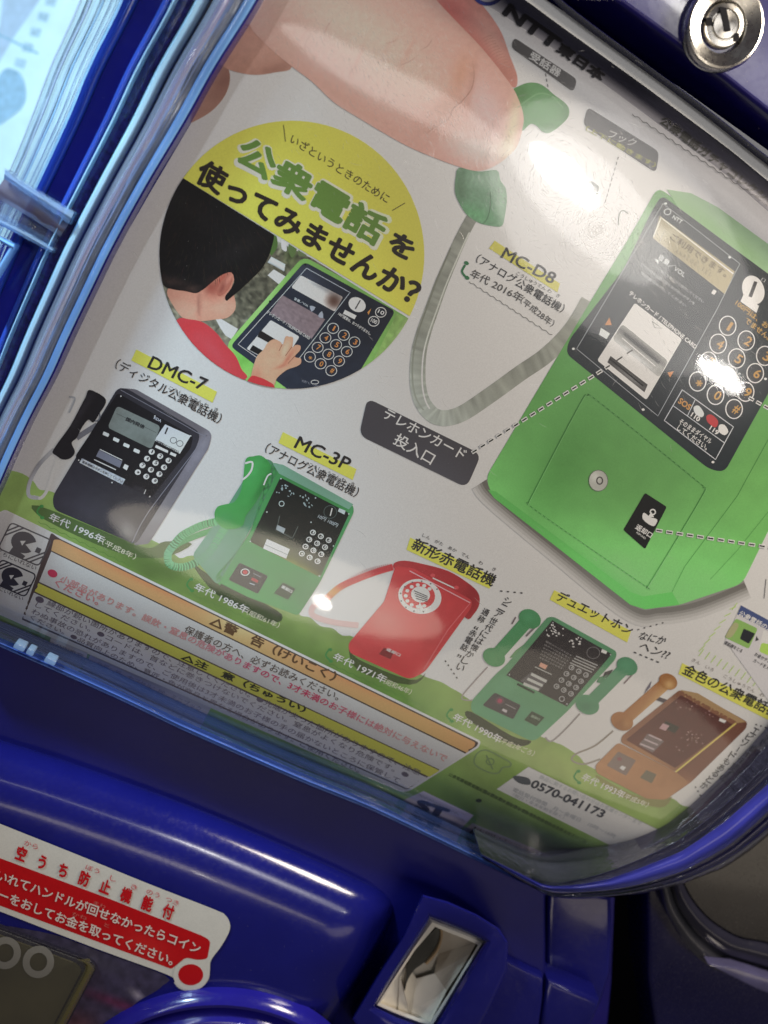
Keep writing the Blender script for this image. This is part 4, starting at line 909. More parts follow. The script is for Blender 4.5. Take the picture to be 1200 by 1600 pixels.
b.poly([(1182, 994), (1180, 1002), (1186, 1000)], (60, 56, 56), 5); b.text('受話器をとる', (1131, 1006), (1158, 1020), 6, (60, 54, 52), 5, .02)
b.poly(rounded([(1193, 984), (1240, 1008), (1240, 1040), (1184, 1018)], 4), (172, 164, 150), 4); b.poly(rounded([(1190, 1004), (1215, 1010), (1215, 1030), (1186, 1018)], 4), (150, 176, 60), 5); b.text('お金かテレホン', (1178, 1024), (1212, 1042), 6, (60, 54, 52), 5, .02); b.text('カードを入れる', (1176, 1034), (1210, 1052), 6, (60, 54, 52), 5, .02)
b.line([(1197, 905), (1194, 935)], 1, (80, 74, 70), 3)
b.done('howto_picture', card, 'small printed how-to strip at the right margin')

# ---- warning panel
b = Print()
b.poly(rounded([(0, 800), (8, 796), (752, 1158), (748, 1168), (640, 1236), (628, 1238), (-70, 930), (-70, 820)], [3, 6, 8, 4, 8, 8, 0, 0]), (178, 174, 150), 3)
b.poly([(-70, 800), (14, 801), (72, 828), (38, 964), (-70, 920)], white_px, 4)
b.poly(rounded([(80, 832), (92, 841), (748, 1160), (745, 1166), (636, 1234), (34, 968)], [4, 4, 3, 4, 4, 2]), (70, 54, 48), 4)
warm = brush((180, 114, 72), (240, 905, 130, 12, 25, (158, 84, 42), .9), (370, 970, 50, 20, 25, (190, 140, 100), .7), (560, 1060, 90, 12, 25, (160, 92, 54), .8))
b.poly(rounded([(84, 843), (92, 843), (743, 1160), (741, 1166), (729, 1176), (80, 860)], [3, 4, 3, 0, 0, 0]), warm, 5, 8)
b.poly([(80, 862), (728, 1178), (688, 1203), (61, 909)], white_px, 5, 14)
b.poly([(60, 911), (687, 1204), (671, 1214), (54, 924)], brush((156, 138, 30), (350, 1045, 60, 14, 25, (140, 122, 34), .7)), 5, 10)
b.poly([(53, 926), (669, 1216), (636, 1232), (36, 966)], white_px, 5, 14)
b.done('warning_panel', card, 'printed safety warning panel with orange and yellow bars')
WPN = bpy.data.objects['warning_panel']
b = Print()
b.text('△警　告（けいこく）', (326, 976), (520, 1065), 16, (84, 58, 36), 7, .03)
b.text('保護者の方へ、必ずお読みください。', (286, 988), (527, 1095), 13, (74, 60, 54), 7, .008)
b.text('小部品があります。誤飲・窒息の危険がありますので、3才未満のお子様には絶対に与えないで', (92, 908), (695, 1191), 12, brush((196, 104, 100), (450, 1080, 120, 60, 25, (176, 30, 66), .9)), 7, .02, (.5, -.84))
b.text('ください。', (84, 915), (152, 946), 12, (192, 92, 90), 7, .02); b.poly(ell(82, 896, 8, 6, 14, ang=25), (190, 36, 62), 7)
b.text('△注　意（ちゅうい）', (282, 1030), (474, 1114), 11, (52, 46, 30), 7, .035, (.5, -.84))
BT = (78, 64, 68)
b.text('縁部が鋭い箇所がありますので、注意してください。●先端が尖った箇所がありますので、注意', (72, 945), (654, 1212), 9.5, BT, 7, .006, (.5, -.84))
b.text('してください。●コードは、首などに巻きつけないでください。窒息がよくなり危険です。●', (54, 948), (636, 1216), 9, BT, 7, .006, (.5, -.84))
b.text('わぬ事故の恐れがありますので、ご使用後は3才未満のお子様の手の届かないところに保管して', (48, 958), (622, 1224), 9, BT, 7, .006, (.5, -.84))
b.text('ください。●品質向上のため、意匠・色が商品と異なる場合があります。ご使用ください。', (46, 967), (560, 1208), 8, BT, 7, .005, (.5, -.84))
b.poly(ell(62, 937, 7, 5, 12, ang=25), BT, 7)
b.done('warning_lettering', WPN)
# choking hazard pictograms
for (o, s, c, l, lw) in (((38, 850), 1.0, (66, 58, 54), '3才未満のお子様には絶対に与えない', 1), ((20, 903), .86, (44, 38, 42), 'くちにいれない', 1)):
    b = Print(); x, y = o
    def T(u, v): return (x + s * (u * .91 + v * -.42), y + s * (u * .40 + v * .84))
    fr = [T(-34, -24), T(36, -24), T(36, 24), T(-34, 24)]
    b.line(rounded(fr, 7), 2.2, c, 5, True)
    b.poly([T(*q_) for q_ in [(20 * math.cos(a) - 2, 18 * math.sin(a) - 2) for a in [math.radians(t) for t in range(30, 331, 15)]] + [(2, 0)]], c, 6)
    b.poly([T(-14, 12), T(10, 18), T(8, 24), T(-16, 24)], c, 6); b.poly([T(20, -4), T(28, -4), T(28, 5), T(20, 5)], c, 6)
    b.poly([T(-8, -2), T(0, -6), T(-2, 4)], (170, 158, 148), 7)
    for a_, b_ in (((-34, -8), (-20, -24)), ((-34, 0), (-12, -24)), ((20, 24), (36, 6)), ((12, 24), (36, -2))): b.line([T(*a_), T(*b_)], 2.4, c, 6)
    b.text('くちにいれない', T(-32, 33), T(34, 33), 7 * s, c, 6, .01)
    b.done('hazard_pictogram', WPN)
# small labels on the bottom turn
b = Print()
b.poly([(80, 996), (137, 1020), (133, 1036), (74, 1013)], (118, 106, 106), 4); b.text('分別廃棄', (84, 1012), (128, 1030), 8, (84, 74, 80), 5, .01)
b.poly([(141, 1023), (330, 1106), (318, 1126), (134, 1044)], (104, 92, 104), 4); b.text('台紙：紙　カプセル：PP　ミニブック', (150, 1040), (312, 1112), 8, (80, 70, 84), 5, .01)
b.done('small_print', card)
b = Print()
b.poly([(662, 1236), (740, 1274), (714, 1302), (618, 1256)], brush((130, 112, 122), (650, 1270, 40, 12, 25, (96, 84, 96), .7)), 4, 8); b.text('ST', (649, 1263), (692, 1278), 15, (44, 34, 48), 5, .09)
for i in range(12): b.line([(655 + 5.2 * i, 1240 + 2.6 * i), (660 + 5.2 * i, 1246 + 2.6 * i)], 1, (104, 92, 100), 5)
b.done('st_mark', card)
b = Print()
b.poly([(738, 1286), (868, 1340), (840, 1372), (700, 1318)], (112, 100, 104), 4)
R.seed(5); 
for i in range(26):
    t = i / 26; w_ = R.choice((1.2, 2, 3)); x, y = 744 + 112 * t, 1292 + 47 * t; b.line([(x, y), (x - 22, y + 22)], w_, (52, 46, 52), 5)
b.done('barcode', card)
b = Print()
b.line(smooth([(745, 1178), (760, 1172), (785, 1184), (798, 1192), (796, 1198), (786, 1199), (778, 1208), (762, 1206), (742, 1194)], 4), 2, (104, 108, 74), 4, True); b.ring(766, 1190, 6, 5, 1.6, (100, 104, 70), 4); b.line([(760, 1180), (770, 1202)], 2.2, (100, 104, 70), 4)
for i in range(9): b.text('公衆電話に関するお問い合わせ先およびご注意'[i:i + 12], (700 + 18 * i, 1212 + 9 * i), (770 + 18 * i, 1246 + 9 * i), 6, (70, 78, 44), 4, .01)
b.poly(ell(748, 1251, 5, 3, 10), (36, 42, 36), 4)
b.poly([(826, 1198), (1028, 1296), (1012, 1316), (972, 1330), (776, 1233)], brush((150, 142, 126), (980, 1310, 50, 20, 20, (158, 150, 134), .6)), 4, 10); b.line([(826, 1198), (1028, 1296)], 1, (116, 110, 84), 5)
b.text('0570-041173', (828, 1229), (940, 1278), 13, (60, 56, 54), 6, .03); b.poly(smooth([(806, 1212), (826, 1216), (828, 1226), (812, 1224), (802, 1216)], 4), (72, 68, 64), 6)
b.text('商品に関するお問い合わせはお客様センターまで', (842, 1216), (1000, 1290), 7, (116, 108, 98), 6, .006); b.text('電話受付時間　月～金曜日　10時～16時', (800, 1236), (960, 1310), 7, (112, 104, 96), 6, .006); b.text('（祝日・年末年始を除く）', (800, 1244), (880, 1280), 6, (112, 104, 96), 6, .004)
b.done('contact_label', card, 'printed contact number strip at the bottom corner')

# ================================================================== the machine round the card
def W(px, py, Y): return plane_hit(px, py, Y)
def resample(pts, n, curve=True):
    P = smooth(pts, 8, False) if curve else pts
    d = [0]
    for i in range(1, len(P)): d.append(d[-1] + math.dist(P[i - 1], P[i]))
    out = []; j = 0
    for k in range(n):
        t = d[-1] * k / (n - 1)
        while j < len(d) - 2 and d[j + 1] < t: j += 1
        f = (t - d[j]) / max(1e-9, d[j + 1] - d[j]); out.append(tuple(P[j][i] + (P[j + 1][i] - P[j][i]) * f for i in (0, 1)))
    return out
def band(name, A, B, Y0, prof, mat, parent, n=40, curve=True, depth=.012, label=None, wob=0.0, Sf=None, solid=True):
    """a moulded strip between the traced edges A and B; prof = [(v, out)] its cross section, out in metres towards the viewer; solid down to depth"""
    a = resample(A, n, curve); b = resample(B, n, curve); vs = []; fs = []; m = len(prof)
    for i in range(n):
        for (v, o) in prof:
            x = a[i][0] + (b[i][0] - a[i][0]) * v; y = a[i][1] + (b[i][1] - a[i][1]) * v
            oo = o + wob * noise.noise(Vector((i * .35, v * 3, 1.7)))
            vs.append(W(x, y, Y0 - oo) if Sf is None else hit(x, y, Sf, oo - Y0))
        if not solid: continue
        e0 = Vector(vs[-m]); e1 = Vector(vs[-1])
        vs.append(e1 + Vector((0, depth, 0))); vs.append(e0 + Vector((0, depth, 0)))
    mm = m + 2 if solid else m
    for i in range(n - 1):
        for k in range(mm if solid else m - 1):
            q = (i * mm + k, i * mm + (k + 1) % mm, (i + 1) * mm + (k + 1) % mm, (i + 1) * mm + k); fs.append(q)
    if solid: fs.append(tuple(range(mm))[::-1]); fs.append(tuple((n - 1) * mm + k for k in range(mm)))
    o = mesh_obj(name, vs, fs, mat, parent, smooth=True)
    bm = bmesh.new(); bm.from_mesh(o.data); bmesh.ops.recalc_face_normals(bm, faces=bm.faces)
    for e in bm.edges:
        if len(e.link_faces) == 2 and e.calc_face_angle(0) > .7: e.smooth = False
    bm.to_mesh(o.data); bm.free()
    if label: o['label'] = label
    return o
def arc(h, n=8, p=1.0, base=0.0): return [(k / n, base + h * math.sin(math.pi * k / n) ** p) for k in range(n + 1)]
FLAT = [(0, 0), (1, 0)]
def ridge(h, r=.12): return [(0, 0), (r * .3, h * .6), (r, h), (1 - r, h), (1 - r * .3, h * .6), (1, 0)]
def slab(name, poly, Y, depth, mat, parent, bevel=0.0, label=None, hole=None, seg=3, Sf=None):
    """flat plate with the traced outline, its face at Y, going back by depth; optional rounded rim"""
    P = [Vector(p) for p in poly]; n = len(P); vs = []; fs = []
    cx = sum(p.x for p in P) / n; cy = sum(p.y for p in P) / n
    res = delaunay_2d_cdt(P, [], [list(range(n))], 1, 1e-4); 
    for v in res[0]: vs.append(W(v.x, v.y, Y))
    for f in res[2]: fs.append(tuple(f))
    o = len(vs)
    for p in P: vs.append(W(p.x, p.y, Y))
    for p in P: vs.append(W(p.x, p.y, Y) + Vector((0, depth, 0)))
    for i in range(n):
        j = (i + 1) % n; fs.append((o + i, o + j, o + n + j, o + n + i))
    ob = mesh_obj(name, vs, fs, mat, parent)
    bm = bmesh.new(); bm.from_mesh(ob.data); bmesh.ops.remove_doubles(bm, verts=bm.verts, dist=1e-6); bmesh.ops.recalc_face_normals(bm, faces=bm.faces)
    if bevel:
        ed = [e for e in bm.edges if len(e.link_faces) == 2 and e.calc_face_angle(0) > .7 and all(abs(v.co.y + woff(parent).y - Y) < 1e-5 for v in e.verts)]
        bmesh.ops.bevel(bm, geom=ed, offset=bevel, segments=seg, affect='EDGES', profile=.5, clamp_overlap=True)
        for f in bm.faces: f.smooth = True
        for e in bm.edges:
            if len(e.link_faces) == 2 and e.calc_face_angle(0) > .9: e.smooth = False
    bm.to_mesh(ob.data); bm.free()
    if label: ob['label'] = label
    return ob

BLUE = plastic('deep blue plastic', (.008, .009, .135), .16, .5, .10, .03, coat=.3)
BLUE2 = plastic('deep blue plastic, satin', (.013, .009, .20), .3, .4, .12, .05)
NAVY = plastic('dark navy plastic', (.006, .006, .05), .25, .5, .2, .03)
BLACK = plastic('black gap', (.002, .002, .006), .6, .2)
CLEARB = thin_clear('clear blue plastic', (.42, .58, .95), .05, 1.6, .28, (.35, .55, .95), (60, 60, 3), .25, 9)
CLEARL = thin_clear('pale blue clear plastic', (.62, .76, .98), .04, 1.8, .45, (.55, .75, .98), (70, 70, 4), .3, 9)
CLEARG = thin_clear('grey clear plastic', (.80, .82, .88), .05, 2.8, .14, (.55, .58, .75), (70, 70, 5), .12, 9)
CLEARW = thin_clear('milky clear plastic', (.92, .94, 1.0), .045, 3.0, .30, (.85, .88, 1.0), (60, 60, 3), .35, 9)
CLEARV = thin_clear('violet clear plastic', (.6, .55, .95), .06, 1.8, .5, (.58, .5, .95), (70, 70, 5), .3, 9)

mach = thing('capsule_machine', 'deep blue capsule toy machine holding the payphone card behind its clear window', 'vending machine', tuple(W(600, 1300, .02)))
# ---- body: back plate and everything below the window
slab('back_panel', [(330, -300), (1700, -300), (1700, 700), (1330, 1190), (960, 1400), (955, 1530), (930, 1800), (-300, 1800), (-300, 420), (-20, 420), (80, 260), (180, 90), (240, -20)], .034, .02, BLUE2, mach)
def lathe(name, cen, Y, prof, mat, parent, n=64, label=None):
    """turned part about the axis pointing at the viewer; prof = [(radius in metres, out)]"""
    c = W(cen[0], cen[1], Y); vs = []; fs = []; m = len(prof)
    for k in range(n):
        a = 2 * math.pi * k / n
        for (r, o) in prof: vs.append(c + Vector((r * math.cos(a), -o, r * math.sin(a))))
    for k in range(n):
        for i in range(m - 1): fs.append((k * m + i, k * m + i + 1, ((k + 1) % n) * m + i + 1, ((k + 1) % n) * m + i))
    ob = mesh_obj(name, vs, fs, mat, parent, smooth=True)
    bm = bmesh.new(); bm.from_mesh(ob.data); bmesh.ops.remove_doubles(bm, verts=bm.verts, dist=1e-7); bmesh.ops.recalc_face_normals(bm, faces=bm.faces)
    for e in bm.edges:
        if len(e.link_faces) == 2 and e.calc_face_angle(0) > .6: e.smooth = False
    bm.to_mesh(ob.data); bm.free()
    if label: ob['label'] = label
    return ob
def pxm(px, py, Y): return (W(px + 10, py, Y) - W(px, py, Y)).length / 10

# ---- the window cover: its rails at the left, the lip along the foot, the rounded corner, the rolled top
win = thing('window_cover', 'clear blue-tinted plastic window cover with moulded rails and a rounded corner', 'window cover', tuple(W(600, 1340, 0)))
E = [(470, -120), (440, -70), (400, 8), (340, 103), (293, 187), (233, 287), (180, 383), (147, 450), (110, 527), (83, 587), (50, 650), (20, 713), (-10, 780), (-70, 900)]
def sc_(y): return 1.0 + (287 - y) * (.0008 if y < 287 else .00045)
def off(d): return [(x - d * sc_(y), y) for x, y in E]
def rail(name, d0, d1, Y, prof, m, depth=.01, label=None, wob=0, solid=True): return band(name, off(d1), off(d0), Y, prof, m, win, 60, True, depth, label, wob, None, solid)
# pane over the card
vs = []; fs = []; cols_ = 46; rows_ = 60
PL = [(x + 1, y) for x, y in E]
pa = resample([(x, y) for x, y in E[:-1]], rows_)
pbx = resample([(905, -90), (1010, -20), (1100, 75), (1290, 235), (1400, 480), (1380, 900), (1262, 1130), (1168, 1212), (1092, 1282), (985, 1345), (905, 1370), (858, 1376), (640, 1276), (380, 1166), (-60, 972)], rows_)
# grid over a generous rectangle, clipped by the traced outline
outl = [(x - 2, y) for x, y in smooth(E[:-1], 4, False)][:-1] + [(-60, 972), (0, 996), (175, 1068), (380, 1166), (640, 1276), (858, 1376), (905, 1372), (985, 1345), (1092, 1282), (1168, 1212), (1262, 1130), (1380, 900), (1400, 480), (1290, 400), (1200, 328), (1060, 213), (950, 136), (850, 67), (760, 8), (700, -70), (660, -120)]
PANE = thin_clear('clear window plastic', (.985, .985, .985), .028, 1.7, 0, bump=.02, bscale=45, lobe=.45)
pp = Print(S_pane, raw=True); pp.poly(outl, (0, 0, 0), 0, 12)
for i, f in enumerate(pp.f):
    a, b, c = pp.v[f[0]], pp.v[f[1]], pp.v[f[2]]
    if (b - a).cross(c - a).y > 0: pp.f[i] = f[::-1]
po = mesh_obj('clear_pane', pp.v, pp.f, PANE, win, smooth=True); po.data.normals_split_custom_set_from_vertices([nrm(v, S_pane) for v in pp.v])

BAR = plastic('pale blue translucent plastic', (.20, .42, .86), .12, .6, .25, .1, coat=.5, scale=40)
BARL = plastic('bright blue translucent plastic', (.45, .70, .95), .1, .6, .2, .1, coat=.6, scale=40)
GREYB = plastic('grey translucent plastic', (.30, .32, .36), .15, .6, .3, .2, coat=.4, scale=120)
DARKB = plastic('dark speckled plastic', (.02, .018, .12), .1, .6, .5, .1, coat=.6, scale=700)
MIDB = plastic('mid blue plastic', (.025, .06, .36), .14, .5, .15, .05, coat=.5)
DEEPB = plastic('saturated blue plastic', (.008, .012, .16), .14, .5, .1, .05, coat=.5)
PURP = plastic('blue violet plastic', (.30, .28, .72), .12, .6, .2, .06, coat=.6)
rail('edge_strip', 0, 3.5, -.0045, FLAT, plastic('dark blue edge', (.012, .01, .16), .2), .008)
rail('rail', 3.5, 19, -.0042, ridge(.0006, .2), BAR, .01)
rail('rail', 19, 29, -.0030, arc(.0005, 6), GREYB, .01, wob=.0004)
rail('round_rail', 29, 58, -.0050, arc(.0040, 14), CLEARW, .012, 'rounded clear rail with silver highlights')
rail('rail_core', 31, 56, -.0015, arc(.0012, 8), PURP, .01)
rail('rail', 58, 68, .0010, FLAT, plastic('brown black gap', (.03, .025, .04), .3), .01)
rail('rail', 68, 81, -.0048, ridge(.0018, .25), BARL, .012)
rail('rail', 81, 106, -.0010, ridge(.0006, .1), DARKB, .012)
rail('rail', 106, 110, -.0040, arc(.0012, 6), BARL, .012)
rail('rail', 110, 122, .0000, arc(.0006, 6), MIDB, .012)
rail('side_wall', 122, 152, .0040, FLAT, DEEPB, .012)
rail('side_wall', 152, 172, .0045, arc(.001, 6), MIDB, .012)
R.seed(21); d = 170
FL = [thin_clear('clear flute', (.90, .96, 1.0), .05, 1.6, .05, (.45, .7, .98), (90, 90, 3), .35, 9), thin_clear('blue flute', (.50, .70, .97), .06, 1.8, .08, (.30, .5, .95), (90, 90, 3), .35, 9), thin_clear('violet flute', (.80, .80, .98), .06, 1.8, .14, (.6, .5, .95), (90, 90, 3), .35, 9)]
for w_, Y_, h_, k_ in ((9, .003, .002, 1), (6, .001, .0018, 0), (10, .003, .0024, 0), (4, .000, .0012, 1), (12, .003, .003, 0), (5, .001, .0015, 2), (9, .002, .0025, 0), (3, -.001, .001, 2)):
    rail('flute', d, d + w_, Y_, arc(h_, 10), FL[k_], .006, wob=.0002, solid=False); d += w_
# cross ledge where the cover is jointed
def xb(name, A, B, Y, prof, m, depth=.01, wob=0, label=None): return band(name, A, B, Y, prof, m, win, 24, True, depth, label, wob)
xb('ledge', [(8, 263), (20, 273), (62, 300), (116, 331)], [(6, 280), (17, 288), (58, 316), (107, 350)], -.006, arc(.0022, 10), CLEARL, .006, .0002, 'bright cross ledge joining the rails')
xb('ledge', [(6, 280), (17, 288), (58, 316), (107, 350)], [(-12, 306), (0, 312), (44, 338), (94, 370)], -.004, arc(.0012, 8), thin_clear('brownish clear plastic', (.62, .56, .66), .08, 2.0, .45, (.42, .36, .42), None, .3, 40), .008, .0003)
xb('ledge', [(-12, 306), (0, 312), (44, 338), (94, 370)], [(-20, 334), (0, 342), (40, 362), (84, 388)], -.003, arc(.0010, 8), CLEARG, .008, .0002)
xb('ledge', [(-20, 334), (0, 342), (40, 362), (84, 388)], [(-26, 344), (0, 352), (36, 371), (80, 395)], -.005, arc(.0012, 6), CLEARL, .008)
xb('ledge', [(-30, 356), (0, 371), (22, 382)], [(-30, 362), (0, 378), (20, 390)], -.0058, arc(.0008, 6), BAR, .004)
xb('ledge', [(23, 383), (8, 408), (-20, 455)], [(15, 386), (1, 410), (-28, 455)], -.0057, arc(.0006, 6), BAR, .004)

# lip along the foot
LA = [(-80, 955), (0, 987), (87, 1024), (175, 1064), (280, 1113), (380, 1158), (480, 1202), (580, 1243), (700, 1300), (790, 1345), (850, 1376)]
LB = [(-80, 978), (0, 1012), (100, 1056), (200, 1101), (280, 1140), (380, 1184), (480, 1227), (580, 1267), (710, 1329), (810, 1378), (858, 1400)]
LA = [(a[0] + (b[0] - a[0]) * .3, a[1] + (b[1] - a[1]) * .3) for a, b in zip(LA, LB)]
def mid(a, b, t): 
    a = resample(a, 30); b = resample(b, 30); return [tuple(p[i] + (q[i] - p[i]) * t for i in (0, 1)) for p, q in zip(a, b)]
M1 = mid(LA, LB, .45); M2 = mid(LA, LB, .78)
LIPM = thin_clear('lip clear blue', (.40, .48, .75), .06, 1.6, .42, (.12, .20, .48), (8, 60, 60), .2, 9)
band('foot_lip', LA, M1, .004, ridge(.0016, .2), LIPM, win, 60, False, .008, 'pale blue lip along the foot of the window')
band('foot_lip', M1, M2, .002, arc(.0016, 8), plastic('lip blue plastic', (.07, .13, .42), .15, .5, .25, .1, coat=.4), win, 60, False, .01)
band('foot_lip', M2, LB, .000, arc(.0022, 8), LIPM, win, 60, False, .012)
# small moulded lugs on the lip, lower left
for (x, y, w_) in ((30, 1012, 9), (47, 1020, 6), (78, 1034, 9)):
    r, u = rtdir(x, y), updir(x, y)
    slab('lug', rounded([(x - w_ * r[0] + 5 * u[0], y - w_ * r[1] + 5 * u[1]), (x + w_ * r[0] + 5 * u[0], y + w_ * r[1] + 5 * u[1]), (x + w_ * r[0] - 4 * u[0], y + w_ * r[1] - 4 * u[1]), (x - w_ * r[0] - 4 * u[0], y - w_ * r[1] - 4 * u[1])], 3), -.001, .003, CLEARL, win, .0006)

# rounded corner
C0 = [(752, 1333), (850, 1373), (905, 1366), (943, 1353), (987, 1335), (1050, 1301), (1093, 1268), (1133, 1231), (1167, 1198), (1240, 1118), (1320, 1000)]
C1 = [(752, 1335), (852, 1384), (905, 1383), (950, 1375), (1000, 1358), (1067, 1331), (1133, 1286), (1165, 1258), (1200, 1228), (1262, 1165), (1350, 1040)]
C2 = [(752, 1337), (853, 1391), (905, 1392), (955, 1388), (1000, 1379), (1067, 1358), (1133, 1320), (1170, 1290), (1200, 1262), (1275, 1190), (1370, 1060)]
C3 = [(752, 1340), (856, 1402), (905, 1405), (960, 1402), (1000, 1397), (1067, 1381), (1133, 1356), (1170, 1331), (1200, 1306), (1290, 1225), (1400, 1090)]
Ca = mid(C0, C1, .40); Cb = mid(C0, C1, .50); Cc = mid(C0, C1, .88); Cd = mid(C2, C3, .3); Ce = mid(C2, C3, .6)
VGREY = plastic('violet grey translucent plastic', (.10, .095, .20), .14, .6, .25, .05, coat=.5, scale=60)
VCL = thin_clear('violet grey clear plastic', (.58, .58, .74), .06, 2.2, .26, (.20, .20, .36), None, .08, 12)
for (a, b, Y, h, m) in ((C0, Ca, .001, .0008, VCL), (Ca, Cb, -.002, .0012, CLEARG), (Cb, Cc, -.001, .0008, VCL), (Cc, C1, -.003, .0012, CLEARG), (C1, C2, -.002, .0010, plastic('bright band blue', (.06, .07, .55), .12, .6, coat=.6)),
                        (C2, Cd, -.003, .0022, CLEARG), (Cd, Ce, -.002, .0012, VCL), (Ce, C3, -.0015, .0024, CLEARG)):
    band('corner_ridge', a, b, Y, arc(h, 10), m, win, 50, False, .012, None, 0)

# rolled top edge
L0 = [(640, -110), (700, -50), (750, 0), (787, 24), (850, 66), (945, 132), (1033, 197), (1133, 272), (1200, 330), (1300, 412)]
L1 = [(770, -110), (830, -40), (872, -2), (925, 40), (1000, 95), (1075, 150), (1140, 200), (1200, 248), (1300, 322)]
SM = bpy.data.materials.new('shade tinted rolled plastic'); SM.use_nodes = True; nt = SM.node_tree; N = nt.nodes; N.remove(N['Principled BSDF'])
tr = N.new('ShaderNodeBsdfTransparent'); lw = N.new('ShaderNodeLayerWeight'); lw.inputs[0].default_value = .5
rp = ramp(nt, lw.outputs['Facing'], .02, (.85, .85, .86), .45, (.03, .032, .06)); e_ = rp.color_ramp.elements.new(.15); e_.color = (.46, .46, .50, 1)  # tint darkens with angle, painting the shade under the bezel
nt.links.new(rp.outputs[0], tr.inputs[0]); gl = N.new('ShaderNodeBsdfGlossy'); gl.inputs['Roughness'].default_value = .34; gl.inputs[0].default_value = (.55, .55, .6, 1); fr = two_sided_fresnel(nt)
mx = N.new('ShaderNodeMixShader'); nt.links.new(fr.outputs[0], mx.inputs[0]); nt.links.new(tr.outputs[0], mx.inputs[1]); nt.links.new(gl.outputs[0], mx.inputs[2]); nt.links.new(mx.outputs[0], N['Material Output'].inputs[0])
def sheet(name, A, B, prof, m, parent, n=60):
    a = resample(A, n); b = resample(B, n); vs = []; fs = []; k = len(prof)
    for i in range(n):
        for v, Y in prof: vs.append(W(a[i][0] + (b[i][0] - a[i][0]) * v, a[i][1] + (b[i][1] - a[i][1]) * v, Y))
    for i in range(n - 1):
        for j in range(k - 1): fs.append((i * k + j, i * k + j + 1, (i + 1) * k + j + 1, (i + 1) * k + j))
    return mesh_obj(name, vs, fs, m, parent, smooth=True)
yc = S_pane(W(1000, 170, 0).x, W(1000, 170, 0).z)
sheet('rolled_top', L0, L1, [(t, yc - .001 + .014 * (1 - math.cos(t * math.pi * .5))) for t in [i / 14 for i in range(15)]], SM, win)
band('top_bead', L1, [(x + 1.6, y - 2) for x, y in L1], -.001, arc(.0004, 5), NAVY, win, 50, True, .02)
L2 = [(860, -80), (905, -40), (960, -2), (1053, 65), (1133, 123), (1200, 176), (1330, 280)]
slab('groove', [(x - 6, y + 8) for x, y in L1] + [(x + 40, y - 40) for x, y in L2][::-1], .022, .01, BLACK, mach)
slab('lock_panel', L2 + [(1500, 300), (1500, -400), (760, -400)], -.004, .02, plastic('lock panel plastic', (.012, .008, .15), .3, .5, .12, .06, coat=.4), mach, .0011, 'deep blue bezel above the window')
# ---- lock
px_ = pxm(1128, 43, -.004)
CH = bpy.data.materials.new('brushed chrome'); CH.use_nodes = True; b_ = CH.node_tree.nodes['Principled BSDF']; b_.inputs['Base Color'].default_value = (.72, .70, .66, 1); b_.inputs['Metallic'].default_value = 1
b_.inputs['Roughness'].default_value = .22; b_.inputs['Anisotropic'].default_value = .7
nt = CH.node_tree; n = noise_node(nt, 900, 3); r = ramp(nt, n.outputs[0], .3, (.24,) * 3, .75, (.34,) * 3); nt.links.new(r.outputs[0], b_.inputs['Roughness'])
tg = nt.nodes.new('ShaderNodeTangent'); tg.direction_type = 'RADIAL'; tg.axis = 'Y'; nt.links.new(tg.outputs[0], b_.inputs['Tangent'])
lockc = (1128, 43)
lo = lathe('lock', lockc, -.005, [(61 * px_, -.001), (61 * px_, .0012), (58 * px_, .0020), (55 * px_, .0022), (36 * px_, .0008), (33.5 * px_, -.0006), (33 * px_, -.003)], CH, mach, 72, 'round chrome cylinder lock')
lo2 = lathe('lock_plug', (1131, 40), -.005, [(31.5 * px_, -.003), (31.5 * px_, .0000), (29 * px_, .0006), (22 * px_, .0008), (21 * px_, .0002), (19.5 * px_, .0002), (18.5 * px_, .0010), (0, .0011)], CH, lo, 48)
s_ = slab('keyhole', rounded([(1124, 10), (1135, 12), (1142, 48), (1133, 50)], 2), -.00625, .0015, BLACK, lo)
for (x, y) in ((1108, 34), (1150, 58)):
    s_ = slab('plug_notch', rounded([(x - 5, y - 7), (x + 5, y - 6), (x + 5, y + 6), (x - 4, y + 7)], 1.5), -.0058, .002, BLACK, lo)

# ---- lower body
T = [(-90, 1118), (0, 1152), (100, 1184), (230, 1230), (330, 1268), (420, 1306), (520, 1350), (600, 1388)]
def front_panel():
    A = resample(T[:-1] + [(560, 1369), (600, 1387), (634, 1404)], 70); vs = []; fs = []
    V = [0, .004, .015, .03, .05, .075, .105, .14, .18, .22, .26, .31, .4, .55, .75, 1]; L = 470
    for i, (x, y) in enumerate(A):
        g = updir(x, y)
        e = max(0.0, (i - 62) / 7.0)                       # the end rounds off
        for v in V:
            q = min(1, v / .29); Y = -.004 + .0165 * (1 - math.sqrt(max(0, 1 - (1 - q) ** 2))) + .011 * (1 - math.sqrt(max(0, 1 - e * e)))
            bow = 26 * math.sin(min(1, v * 1.2) * math.pi) * (x / 634) ** 3
            vs.append(W(x - g[0] * L * v + bow * .5, y - g[1] * L * v, Y))
    m = len(V); n = len(A)
    for i in range(n - 1):
        for k in range(m - 1): fs.append((i * m + k, (i + 1) * m + k, (i + 1) * m + k + 1, i * m + k + 1))
    o = len(vs)
    for k in range(m): vs.append(vs[(n - 1) * m + k] + Vector((0, .02, 0)))
    for k in range(m - 1): fs.append(((n - 1) * m + k, (n - 1) * m + k + 1, o + k + 1, o + k))
    ob = mesh_obj('front_panel', vs, fs, BLUE, mach, smooth=True)
    bm = bmesh.new(); bm.from_mesh(ob.data); bmesh.ops.recalc_face_normals(bm, faces=bm.faces)
    if sum(f.normal.y for f in bm.faces) > 0: bmesh.ops.reverse_faces(bm, faces=bm.faces)
    bm.to_mesh(ob.data); bm.free(); ob['label'] = 'glossy rounded front panel under the window'
front_panel()
